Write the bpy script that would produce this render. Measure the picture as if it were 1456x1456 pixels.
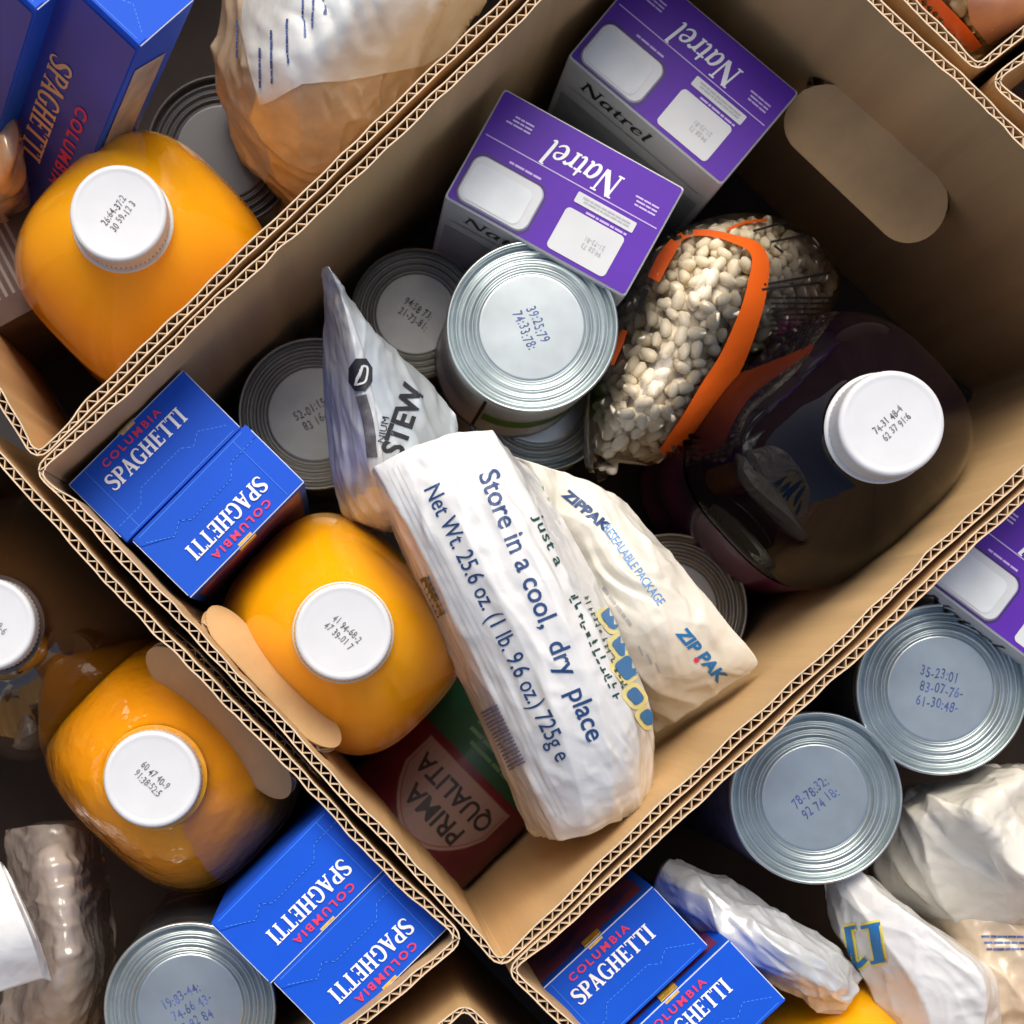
import bpy, bmesh, math, random
import numpy as np
from mathutils import Vector, Matrix, noise
from mathutils.bvhtree import BVHTree
from mathutils.geometry import tessellate_polygon

random.seed(7); np.random.seed(7)
for o in list(bpy.data.objects): bpy.data.objects.remove(o)
S = bpy.context.scene
C = S.collection

# ------------------------------------------------------------------ camera
CZ, FPX, NX, NY = 1.15, 2550.0, 480.0, 920.0      # camera height, focal length in photo px, foot point px
cam = bpy.data.cameras.new('camera'); co = bpy.data.objects.new('camera', cam); C.objects.link(co)
co.location = (0, 0, CZ)
cam.sensor_width = 36; cam.lens = FPX / 1456 * 36
cam.shift_x = (728 - NX) / 1456; cam.shift_y = (NY - 728) / 1456
cam.clip_start = .01; cam.clip_end = 50
cam.dof.use_dof = True; cam.dof.focus_distance = .87; cam.dof.aperture_fstop = 14
S.camera = co
# ------------------------------------------------------------------ light
EL, AZ = 50, 0           # sun elevation, degrees left (-) of the picture's top
w = bpy.data.worlds.new('World'); S.world = w; w.use_nodes = True
nt = w.node_tree; bg = nt.nodes['Background']
sky = nt.nodes.new('ShaderNodeTexSky'); sky.sky_type = 'NISHITA'; sky.sun_disc = False
sky.sun_elevation = math.radians(EL); sky.sun_rotation = math.radians(AZ)
sky.dust_density = 5.0; sky.air_density = 1.0; sky.ozone_density = 1.0
nt.links.new(sky.outputs[0], bg.inputs[0]); bg.inputs[1].default_value = .12
sun = bpy.data.lights.new('sun', 'SUN'); so = bpy.data.objects.new('sun', sun); C.objects.link(so)
sun.energy = 1.9; sun.angle = math.radians(38); sun.color = (1, .95, .86)
sd = Vector((math.sin(math.radians(AZ)) * math.cos(math.radians(EL)), math.cos(math.radians(AZ)) * math.cos(math.radians(EL)), math.sin(math.radians(EL))))
so.rotation_euler = sd.to_track_quat('Z', 'Y').to_euler(); so.location = (0, 1, 2)
S.view_settings.view_transform = 'Standard'; S.view_settings.look = 'None'
S.view_settings.gamma = 1; S.view_settings.exposure = .36; S.view_settings.use_curve_mapping = False

# ------------------------------------------------------------------ helpers
def P(px, py, z):
    s = (CZ - z) / FPX
    return Vector(((px - NX) * s, -(py - NY) * s, z))
MATS = {}
def mat(name, col, rough=.5, metal=0, coat=0, coat_rough=.05, sss=0, sss_r=(1, .35, .05), sss_s=.01, var=0, vscale=60,
        vcol=None, bump=0, bscale=120, bdist=.001, stretch=None, spec=.5, detail=4, crinkle=None):
    if name in MATS: return MATS[name]
    m = bpy.data.materials.new(name); m.use_nodes = True; t = m.node_tree; n = t.nodes; p = n['Principled BSDF']
    p.inputs['Base Color'].default_value = (*col, 1); p.inputs['Roughness'].default_value = rough
    p.inputs['Metallic'].default_value = metal; p.inputs['Specular IOR Level'].default_value = spec
    p.inputs['Coat Weight'].default_value = coat; p.inputs['Coat Roughness'].default_value = coat_rough
    if sss:
        p.inputs['Subsurface Weight'].default_value = sss; p.inputs['Subsurface Radius'].default_value = sss_r
        p.inputs['Subsurface Scale'].default_value = sss_s
    tc = n.new('ShaderNodeTexCoord'); src = tc.outputs['Object']
    if stretch:
        mp = n.new('ShaderNodeMapping'); mp.inputs['Scale'].default_value = stretch; t.links.new(src, mp.inputs[0]); src = mp.outputs[0]
    if var:
        nz = n.new('ShaderNodeTexNoise'); nz.inputs['Scale'].default_value = vscale; nz.inputs['Detail'].default_value = detail
        t.links.new(src, nz.inputs['Vector'])
        mx = n.new('ShaderNodeMix'); mx.data_type = 'RGBA'
        a = vcol if vcol else tuple(c * (1 - var) for c in col); b = tuple(min(1, c * (1 + var)) for c in col)
        mx.inputs[6].default_value = (*a, 1); mx.inputs[7].default_value = (*b, 1)
        rp = n.new('ShaderNodeMapRange'); rp.inputs[1].default_value = .3; rp.inputs[2].default_value = .7
        t.links.new(nz.outputs[0], rp.inputs[0]); t.links.new(rp.outputs[0], mx.inputs[0]); t.links.new(mx.outputs[2], p.inputs['Base Color'])
    if bump:
        nb = n.new('ShaderNodeTexNoise'); nb.inputs['Scale'].default_value = bscale; nb.inputs['Detail'].default_value = 3
        t.links.new(src, nb.inputs['Vector'])
        bp = n.new('ShaderNodeBump'); bp.inputs['Strength'].default_value = bump; bp.inputs['Distance'].default_value = bdist
        t.links.new(nb.outputs[0], bp.inputs['Height']); t.links.new(bp.outputs[0], p.inputs['Normal'])
        if crinkle:                                     # creased film: small facets meeting in sharp folds
            dn = n.new('ShaderNodeTexNoise'); dn.inputs['Scale'].default_value = crinkle[0] * .6; t.links.new(src, dn.inputs['Vector'])
            dm = n.new('ShaderNodeMix'); dm.data_type = 'VECTOR'; dm.inputs[0].default_value = .025; t.links.new(src, dm.inputs[4]); t.links.new(dn.outputs['Color'], dm.inputs[5])
            prev = None
            for sc_, st_ in ((crinkle[0], crinkle[1]), (crinkle[0] * 2.4, crinkle[1] * .6)):
                vo = n.new('ShaderNodeTexVoronoi'); vo.inputs['Scale'].default_value = sc_; t.links.new(dm.outputs[1], vo.inputs['Vector'])
                b2_ = n.new('ShaderNodeBump'); b2_.inputs['Strength'].default_value = st_; b2_.inputs['Distance'].default_value = .12 / sc_; t.links.new(vo.outputs['Distance'], b2_.inputs['Height'])
                if prev: t.links.new(prev.outputs[0], b2_.inputs['Normal'])
                prev = b2_
            t.links.new(prev.outputs[0], bp.inputs['Normal'])
        if coat: t.links.new(bp.outputs[0], p.inputs['Coat Normal'])
    MATS[name] = m; return m
def clear(name, tint=(.95, .95, .95), gl=.045, rough=.10, bump=.12, bscale=60):
    m = bpy.data.materials.new(name); m.use_nodes = True; t = m.node_tree; n = t.nodes
    n.remove(n['Principled BSDF']); out = n['Material Output']
    tr = n.new('ShaderNodeBsdfTransparent'); tr.inputs[0].default_value = (*tint, 1)
    g = n.new('ShaderNodeBsdfGlossy'); g.inputs['Roughness'].default_value = rough
    fr = n.new('ShaderNodeFresnel'); fr.inputs[0].default_value = 1.45
    ad = n.new('ShaderNodeMath'); ad.operation = 'ADD'; ad.inputs[1].default_value = gl - .04; ad.use_clamp = True
    mx = n.new('ShaderNodeMixShader')
    tc = n.new('ShaderNodeTexCoord'); nb = n.new('ShaderNodeTexNoise'); nb.inputs['Scale'].default_value = bscale; nb.inputs['Detail'].default_value = 3
    bp = n.new('ShaderNodeBump'); bp.inputs['Strength'].default_value = bump; bp.inputs['Distance'].default_value = .003
    t.links.new(tc.outputs['Object'], nb.inputs['Vector']); t.links.new(nb.outputs[0], bp.inputs['Height'])
    t.links.new(bp.outputs[0], g.inputs['Normal']); t.links.new(bp.outputs[0], fr.inputs['Normal'])
    t.links.new(fr.outputs[0], ad.inputs[0]); t.links.new(ad.outputs[0], mx.inputs[0])
    t.links.new(tr.outputs[0], mx.inputs[1]); t.links.new(g.outputs[0], mx.inputs[2]); t.links.new(mx.outputs[0], out.inputs[0])
    return m

def mesh(name, verts, faces, smooth=False, angle=None):
    me = bpy.data.meshes.new(name); me.from_pydata([tuple(v) for v in verts], [], [tuple(f) for f in faces]); me.update()
    if smooth: me.polygons.foreach_set('use_smooth', [True] * len(me.polygons))
    if smooth and angle: me.set_sharp_from_angle(angle=math.radians(angle))
    return me
def obj(name, me, m, parent=None, loc=None):
    o = bpy.data.objects.new(name, me); C.objects.link(o)
    if m is not None and not me.materials: me.materials.append(m)
    if parent: o.parent = parent
    if loc is not None: o.location = loc
    return o
def thing(name, label, cat, loc, rot=None, group=None, matrix=None):
    o = bpy.data.objects.new(name, None); C.objects.link(o); o.empty_display_size = .02
    o.location = loc
    if rot is not None: o.rotation_euler = rot
    if matrix is not None: o.matrix_world = matrix
    o['label'] = label; o['category'] = cat
    if group: o['group'] = group
    return o
def rel(verts, t): return [Vector(v) - t.location for v in verts]
def boxgeo(x0, x1, y0, y1, z0, z1):
    v = [(x, y, z) for z in (z0, z1) for y in (y0, y1) for x in (x0, x1)]
    return v, [(0, 2, 3, 1), (4, 5, 7, 6), (0, 1, 5, 4), (2, 6, 7, 3), (0, 4, 6, 2), (1, 3, 7, 5)]
def bevel_box(name, x, y, z, b=.001, seg=2):
    bm = bmesh.new(); bmesh.ops.create_cube(bm, size=1)
    for v in bm.verts: v.co = Vector((v.co.x * x, v.co.y * y, (v.co.z + .5) * z))
    bmesh.ops.bevel(bm, geom=bm.edges[:], offset=b, segments=seg, affect='EDGES', profile=.6)
    me = bpy.data.meshes.new(name); bm.to_mesh(me); bm.free()
    me.polygons.foreach_set('use_smooth', [True] * len(me.polygons)); me.set_sharp_from_angle(angle=math.radians(35)); return me
def lathe(prof, seg=64):
    v, f, rows = [], [], []
    for r, z in prof:
        if r < 1e-7: rows.append([len(v)]); v.append((0, 0, z))
        else:
            rows.append(list(range(len(v), len(v) + seg)))
            v += [(r * math.cos(2 * math.pi * k / seg), r * math.sin(2 * math.pi * k / seg), z) for k in range(seg)]
    for a, b in zip(rows, rows[1:]):
        for k in range(seg):
            k2 = (k + 1) % seg
            if len(a) == 1 and len(b) == 1: continue
            if len(a) == 1: f.append((a[0], b[k2], b[k]))
            elif len(b) == 1: f.append((a[k], a[k2], b[0]))
            else: f.append((a[k], a[k2], b[k2], b[k]))
    return v, f
def stadium(w, h, r, n=8):
    r = min(r, w / 2 - 1e-6, h / 2 - 1e-6); pts = []
    for cx, cy, a0 in ((w / 2 - r, h / 2 - r, 0), (-w / 2 + r, h / 2 - r, 90), (-w / 2 + r, -h / 2 + r, 180), (w / 2 - r, -h / 2 + r, 270)):
        for k in range(n + 1):
            a = math.radians(a0 + 90 * k / n); pts.append((cx + r * math.cos(a), cy + r * math.sin(a)))
    return pts
def catmull(pts, n=8):
    pts = [np.array(p, float) for p in pts]; out = []
    q = [2 * pts[0] - pts[1]] + pts + [2 * pts[-1] - pts[-2]]
    for i in range(1, len(q) - 2):
        for k in range(n):
            t = k / n; a, b, c, d = q[i - 1:i + 3]
            out.append(.5 * (2 * b + (c - a) * t + (2 * a - 5 * b + 4 * c - d) * t * t + (3 * b - a - 3 * c + d) * t ** 3))
    out.append(pts[-1]); return out

# ------------------------------------------------------------------ lettering (flat geometry in the plane, cap height 1)
_tc = {}
def tgeo(s, bold=0.0, spacing=1.0, shear=0.0):
    k = (s, bold, spacing, shear)
    if k in _tc: return _tc[k]
    cu = bpy.data.curves.new('t', 'FONT'); cu.body = s; cu.size = 1; cu.offset = bold; cu.space_character = spacing; cu.shear = shear
    cu.resolution_u = 3
    o = bpy.data.objects.new('t', cu); C.objects.link(o)
    dg = bpy.context.evaluated_depsgraph_get(); me = bpy.data.meshes.new_from_object(o.evaluated_get(dg))
    v = np.array([x.co[:2] for x in me.vertices]).reshape(-1, 2) / .70; f = [tuple(p.vertices) for p in me.polygons]
    if len(v): v[:, 0] -= v[:, 0].min()
    bpy.data.objects.remove(o); bpy.data.curves.remove(cu); bpy.data.meshes.remove(me)
    _tc[k] = (v, f); return _tc[k]
def ribbon(pts, w, smooth=True):
    if not hasattr(w, '__len__'): w = [w] * len(pts)
    pw = [(*p, x) for p, x in zip(pts, w)]
    if smooth and len(pts) > 2: pw = catmull(pw, 5)
    pw = np.array(pw, float); v, f = [], []
    for i in range(len(pw)):
        d = pw[min(i + 1, len(pw) - 1), :2] - pw[max(i - 1, 0), :2]; d = d / (np.linalg.norm(d) + 1e-9)
        n = np.array((-d[1], d[0])) * pw[i, 2] / 2
        v += [pw[i, :2] + n, pw[i, :2] - n]
        if i: f.append((2 * i - 2, 2 * i - 1, 2 * i + 1, 2 * i))
    return v, f
def L(*p): return list(p)
def ser(x, y, h=.17): return ([(x - h, y), (x + h, y)], .07)
GL = {
 'S': (.66, [([(.60, .76), (.52, .92), (.33, .97), (.14, .88), (.12, .70), (.28, .56), (.47, .45), (.58, .28), (.48, .09), (.29, .03), (.12, .10), (.05, .26)], [.07, .10, .11, .17, .19, .20, .21, .19, .15, .10, .09, .07])]),
 'P': (.66, [([(.18, 0), (.18, 1)], .2), ([(.2, .95), (.42, .95), (.58, .86), (.60, .72), (.52, .56), (.38, .50), (.2, .50)], [.1, .1, .15, .2, .16, .1, .1]), ser(.18, .035), ([(.03, .965), (.2, .965)], .07)]),
 'A': (.82, [([(.40, 1), (.13, 0)], .11), ([(.38, 1), (.68, 0)], .21), ([(.2, .32), (.58, .32)], .09), ser(.13, .035, .13), ser(.68, .035, .17)]),
 'G': (.82, [([(.70, .76), (.60, .93), (.42, .97), (.22, .88), (.13, .66), (.12, .40), (.22, .13), (.42, .03), (.60, .08), (.68, .2)], [.08, .10, .11, .16, .2, .2, .16, .10, .10, .12]), ([(.66, .05), (.66, .44)], .19), ([(.50, .43), (.80, .43)], .07)]),
 'H': (.84, [([(.18, 0), (.18, 1)], .2), ([(.66, 0), (.66, 1)], .2), ([(.2, .51), (.64, .51)], .1), ser(.18, .035), ser(.18, .965), ser(.66, .035), ser(.66, .965)]),
 'E': (.68, [([(.18, 0), (.18, 1)], .2), ([(.05, .955), (.56, .955)], .09), ([(.2, .51), (.48, .51)], .09), ([(.05, .045), (.58, .045)], .09), ([(.555, .99), (.555, .80)], .06), ([(.48, .62), (.48, .40)], .06), ([(.585, .01), (.585, .22)], .06)]),
 'T': (.72, [([(.36, 0), (.36, 1)], .2), ([(.03, .955), (.69, .955)], .09), ([(.05, .99), (.05, .77)], .06), ([(.67, .99), (.67, .77)], .06), ser(.36, .035)]),
 'I': (.38, [([(.18, 0), (.18, 1)], .2), ser(.18, .035), ser(.18, .965)]),
 'N': (.98, [([(.15, 0), (.15, .98)], .09), ([(.15, .97), (.78, .03)], .2), ([(.80, 0), (.80, 1)], .09), ser(.15, .03, .13), ([(0, .97), (.16, .97)], .06), ser(.80, .97, .13)]),
 'a': (.62, [([(.46, .52), (.34, .63), (.18, .58), (.08, .36), (.10, .12), (.22, .02), (.34, .09), (.46, .28)], [.08, .09, .13, .16, .15, .10, .08, .07]), ([(.49, .64), (.47, .3), (.47, .08), (.58, .03)], [.15, .15, .13, .08])]),
 't': (.42, [([(.2, .88), (.18, .5), (.17, .14), (.25, .03), (.38, .10)], [.08, .14, .14, .11, .06]), ([(.02, .62), (.38, .62)], .08)]),
 'r': (.48, [([(.14, .64), (.13, .3), (.12, 0)], .14), ([(.14, .38), (.24, .56), (.36, .63), (.45, .56)], [.06, .09, .12, .13]), ([(0, .62), (.14, .62)], .06), ser(.12, .03, .13)]),
 'e': (.56, [([(.09, .33), (.30, .36), (.45, .44), (.42, .58), (.30, .64), (.15, .55), (.08, .34), (.12, .12), (.26, .02), (.42, .08), (.50, .18)], [.05, .06, .08, .11, .09, .12, .16, .15, .10, .08, .05])]),
 'l': (.32, [([(.16, 1.08), (.14, .6), (.13, .12), (.18, .02), (.28, .06)], [.14, .15, .14, .10, .05]), ([(.02, 1.06), (.16, 1.06)], .06)]),
}
def serif(s, shear=0, gap=.03):
    v, f, x = [], [], 0
    for ch in s:
        wd, strokes = GL[ch]
        for pts, wi in strokes:
            a, b = ribbon(pts, wi); o = len(v)
            v += [(p[0] + x + shear * p[1], p[1]) for p in a]; f += [tuple(i + o for i in q) for q in b]
        x += wd + gap
    return np.array(v), f
def codegeo(rows=2, n=9, seed=0):
    """faint ink-jet date code, letter height 1"""
    r = random.Random(seed); gs = []
    for j in range(rows):
        tx = ''.join(r.choice('0123456789') if k % 3 != 2 else r.choice(' -:') for k in range(n))
        g_ = tgeo(tx, .012, 1.12); v_ = g_[0] * (.78, 1.0); v_ = v_ + (r.random() * .8, -j * 1.45)
        v_ = v_ + np.array([(0, .10 * math.sin(p[0] * 2.3 + seed)) for p in v_]); gs.append((v_, g_[1]))
    return merge(*gs)
def scrawl(n, seed):
    """print too broken up by folds to read: stroke fragments, letter height 1"""
    r = random.Random(seed); v, f = [], []; x = 0
    for i in range(n):
        if r.random() < .15: x += .6; continue
        for k in range(3):
            a, b = x + r.random() * .35, r.random() * .6; ww, hh = (.16, .35 + .4 * r.random()) if r.random() < .55 else (.4, .16)
            o = len(v); v += [(a, b), (a + ww, b), (a + ww, b + hh), (a, b + hh)]; f.append((o, o + 1, o + 2, o + 3))
        x += .8
    return np.array(v), f
def lines(rows, wid, hgt, seed=0, fill=.55):
    """unreadable small print: rows of short word-like dashes, width wid, height hgt"""
    r = random.Random(seed); v, f = [], []
    for j in range(rows):
        x = 0; y = -j * hgt / rows; L_ = wid * (1 - .3 * r.random())
        while x < L_:
            d = hgt / rows * (.8 + 2 * r.random()); o = len(v); h = hgt / rows * fill
            v += [(x, y), (x + d, y), (x + d, y + h), (x, y + h)]; f.append((o, o + 1, o + 2, o + 3)); x += d + h * .5
    return np.array(v), f
def rectgeo(pts): return np.array(pts, float), [tuple(range(len(pts)))]
def merge(*gs):
    v, f = [], []
    for a, b in gs:
        o = len(v); v += [tuple(p) for p in a]; f += [tuple(i + o for i in q) for q in b]
    return np.array(v), f
def xf(g, sx=1, sy=None, dx=0, dy=0, rot=0, center=False):
    v, f = g; v = np.array(v, float)
    if center: v = v - (v.max(0) + v.min(0)) / 2
    sy = sx if sy is None else sy
    v = v * (sx, sy)
    if rot: c, s = math.cos(rot), math.sin(rot); v = np.stack((v[:, 0] * c - v[:, 1] * s, v[:, 0] * s + v[:, 1] * c), 1)
    return v + (dx, dy), f
def fit(g, wid, hgt=None):
    v, f = g; v = v - v.min(0); s = wid / v[:, 0].max(); sy = s if hgt is None else hgt / v[:, 1].max()
    return v * (s, sy), f
def flat(name, g, m, parent, fn):
    """flat print: fn(x, y, lift) -> local point; lift keeps overlapping strokes apart"""
    v, f = g; lift = [0.0] * len(v)
    for k, q in enumerate(f):
        for i in q: lift[i] = (k % 13) * 2e-6
    return obj(name, mesh(name, [fn(p[0], p[1], l) for p, l in zip(v, lift)], f), m, parent)
def subdiv(g, step):
    v, f = np.array(g[0], float), g[1]; bm = bmesh.new(); vs = [bm.verts.new((p[0], p[1], 0)) for p in v]
    for q in f:
        try: bm.faces.new([vs[i] for i in q])
        except ValueError: pass
    for ax in (0, 1):
        lo, hi = v[:, ax].min(), v[:, ax].max(); k = lo + step
        while k < hi:
            c = Vector((0, 0, 0)); c[ax] = k; n = Vector((0, 0, 0)); n[ax] = 1
            bmesh.ops.bisect_plane(bm, geom=bm.verts[:] + bm.edges[:] + bm.faces[:], plane_co=c, plane_no=n, dist=1e-6); k += step
    bm.verts.index_update(); out = np.array([x.co[:2] for x in bm.verts]), [tuple(x.index for x in q.verts) for q in bm.faces]
    bm.free(); return out
CAMP = Vector((0, 0, CZ))
def wrap(name, g, m, parent, bvh, lift=.0004, step=7, solid=False):
    """print a flat design (photo px) on the surface it meets along the view direction"""
    v, f = subdiv(g, step); pos = []
    for p in v:
        d = (P(p[0], p[1], 0) - CAMP).normalized(); h = bvh.ray_cast(CAMP, d)
        if h[0] is None: pos.append(None); continue
        n = h[1] if h[1].dot(d) < 0 else -h[1]
        pos.append(h[0] + n * lift)
    keep = []
    for q in f:
        pts = [pos[i] for i in q]
        if any(p is None for p in pts): continue
        if max((a - b).length for a in pts for b in pts) > .02: continue
        keep.append(q)
    if not keep: return None
    used = sorted({i for q in keep for i in q}); ix = {i: k for k, i in enumerate(used)}
    base = parent.location if parent.parent is None else parent.parent.location
    return obj(name, mesh(name, [pos[i] - base for i in used], [tuple(ix[i] for i in q) for q in keep], True), m, parent)
def pxtext(g, x0, y0, x1, y1, hgt):
    """lay a cap-height-1 design along the px line (x0,y0)->(x1,y1) with letter height hgt px"""
    v, f = fit(g, math.hypot(x1 - x0, y1 - y0), None); sc = hgt / max(1e-6, 1.0)
    v0 = g[0] - (g[0][:, 0].min(), 0)
    u = np.array((x1 - x0, y1 - y0), float); ln = np.linalg.norm(u); u /= ln; n = np.array((u[1], -u[0]))
    s = ln / v0[:, 0].max()
    return np.array([(x0, y0) + u * p[0] * s + n * p[1] * hgt for p in v0]), f

# ------------------------------------------------------------------ materials
M_board = mat('kraft_board', (.57, .37, .175), .75, var=.2, vscale=22, detail=7, bump=.4, bscale=260, bdist=.0006, spec=.25, stretch=(1, 1, .06))
M_flute = mat('kraft_flute', (.58, .42, .26), .8, var=.12, vscale=120, spec=.2)
M_edge = mat('kraft_cut_edge', (.70, .54, .37), .8, var=.1, vscale=200, spec=.2)
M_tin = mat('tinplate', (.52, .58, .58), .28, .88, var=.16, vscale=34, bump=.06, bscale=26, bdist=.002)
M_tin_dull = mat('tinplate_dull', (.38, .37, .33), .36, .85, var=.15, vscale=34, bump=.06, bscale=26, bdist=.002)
M_blue = mat('spaghetti_blue', (.000, .078, .58), .55, spec=.3, coat=.0, coat_rough=.3, var=.05, vscale=30, bump=.03, bscale=60)
M_navy = mat('spaghetti_navy', (.012, .022, .22), .4, coat=.3, coat_rough=.2, var=.15, vscale=25)
M_white = mat('white_print', (.84, .85, .86), .45)
M_paper = mat('raw_paper_edge', (.62, .68, .80), .7)
M_red = mat('red_print', (.72, .035, .11), .45)
M_gold = mat('gold_print', (.72, .42, .05), .4, var=.3, vscale=300)
M_ltblue = mat('crease_pale_blue', (.05, .25, .85), .5)
M_juice = mat('orange_juice', (.90, .40, .003), .14, coat=.6, sss=.6, sss_r=(1, .35, .03), sss_s=.014, var=.06, vscale=18, bump=.05, bscale=30, bdist=.004)
M_juice_w = mat('orange_juice_wrapped', (.82, .31, .005), .12, coat=.9, sss=.6, sss_r=(1, .35, .03), sss_s=.014, var=.08, vscale=22, bump=.7, bscale=42, bdist=.004)
M_dark = mat('grape_juice', (.004, .002, .004), .03, coat=0, spec=.3, bump=.05, bscale=28, bdist=.004)
M_brownj = mat('apple_juice', (.035, .014, .004), .09, coat=1, coat_rough=.04, bump=.15, bscale=40, bdist=.004)
M_cap = mat('white_cap', (.64, .648, .655), .36, var=.03, vscale=60, sss=.15, sss_r=(1, 1, 1), sss_s=.002)
M_ink = mat('grey_ink', (.16, .16, .17), .6, var=.9, vscale=350)
M_bink = mat('blue_ink', (.07, .11, .28), .5, var=.7, vscale=300)
M_purple = mat('purple_print', (.095, .018, .36), .5, coat=.0, coat_rough=.15, spec=.3, var=.08, vscale=20)
M_cwhite = mat('carton_white', (.60, .62, .625), .4, coat=.25, coat_rough=.15, var=.04, vscale=40)
M_lilac = mat('lilac_print', (.55, .42, .75), .45)
M_grey = mat('grey_print', (.42, .42, .44), .5)
M_black = mat('black_print', (.02, .02, .024), .45)
M_bagw = mat('white_poly_bag', (.67, .668, .655), .36, coat=.6, coat_rough=.13, var=.03, vscale=25, bump=.12, bscale=120, bdist=.002, crinkle=(38, .45), sss=.12, sss_r=(1, .95, .85), sss_s=.004)
M_bagc = mat('cream_poly_bag', (.70, .67, .585), .34, coat=.6, coat_rough=.13, var=.07, vscale=22, bump=.12, bscale=80, bdist=.002, crinkle=(34, .5), sss=.12, sss_r=(1, .95, .85), sss_s=.004)
M_foil = mat('foil', (.60, .62, .63), .32, .32, crinkle=(60, .8), bump=.3, bscale=70, bdist=.003, stretch=(1, .4, 1))
M_foilm = mat('foil_printed', (.60, .65, .66), .42, .55, var=.05, vscale=30, bump=.08, bscale=60)
M_pasta = mat('pasta_in_film', (.58, .46, .32), .3, coat=.5, coat_rough=.12, var=.22, vscale=45, bump=.25, bscale=60, bdist=.003)
M_teal = mat('teal_ink', (.012, .05, .16), .5)
M_royal = mat('royal_ink', (.01, .16, .42), .5)
M_sky = mat('sky_ink', (.10, .30, .62), .5)
M_yel = mat('yellow_ink', (.80, .66, .09), .5)
M_green = mat('green_ink', (.12, .32, .04), .5, var=.3, vscale=80)
M_dgreen = mat('dark_green_ink', (.01, .06, .05), .5)
M_orange = mat('orange_ink', (.86, .135, .012), .35, coat=.3)
M_maroon = mat('maroon_label', (.11, .008, .02), .4, coat=.2, var=.3, vscale=60)
M_lgreen = mat('green_label', (.008, .07, .035), .4, coat=.2, var=.2, vscale=60)
M_shield = mat('shield_cream', (.30, .20, .18), .5)
M_bean = mat('navy_bean', (.84, .75, .57), .42, var=.12, vscale=90)
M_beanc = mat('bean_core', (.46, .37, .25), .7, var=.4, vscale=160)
M_film = clear('clear_film')
M_film2 = clear('clear_film_crinkled', (.92, .92, .92), .10, .12, .3, 60)
M_labelg = mat('can_label_pale', (.70, .75, .70), .4, coat=.3, var=.06, vscale=40)
M_labelp = mat('can_label_slate', (.10, .10, .20), .4, coat=.3, var=.5, vscale=130)
M_labelk = mat('can_label_dark', (.05, .055, .06), .4, coat=.3, var=.4, vscale=90)

# ------------------------------------------------------------------ ground
v, f = boxgeo(-2.2, 2.2, -2.2, 2.2, -.05, -.004)
g = obj('ground', mesh('ground', v, f), mat('concrete', (.12, .115, .11), .85, var=.25, vscale=12, bump=.2, bscale=60))
g['kind'] = 'structure'

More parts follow.
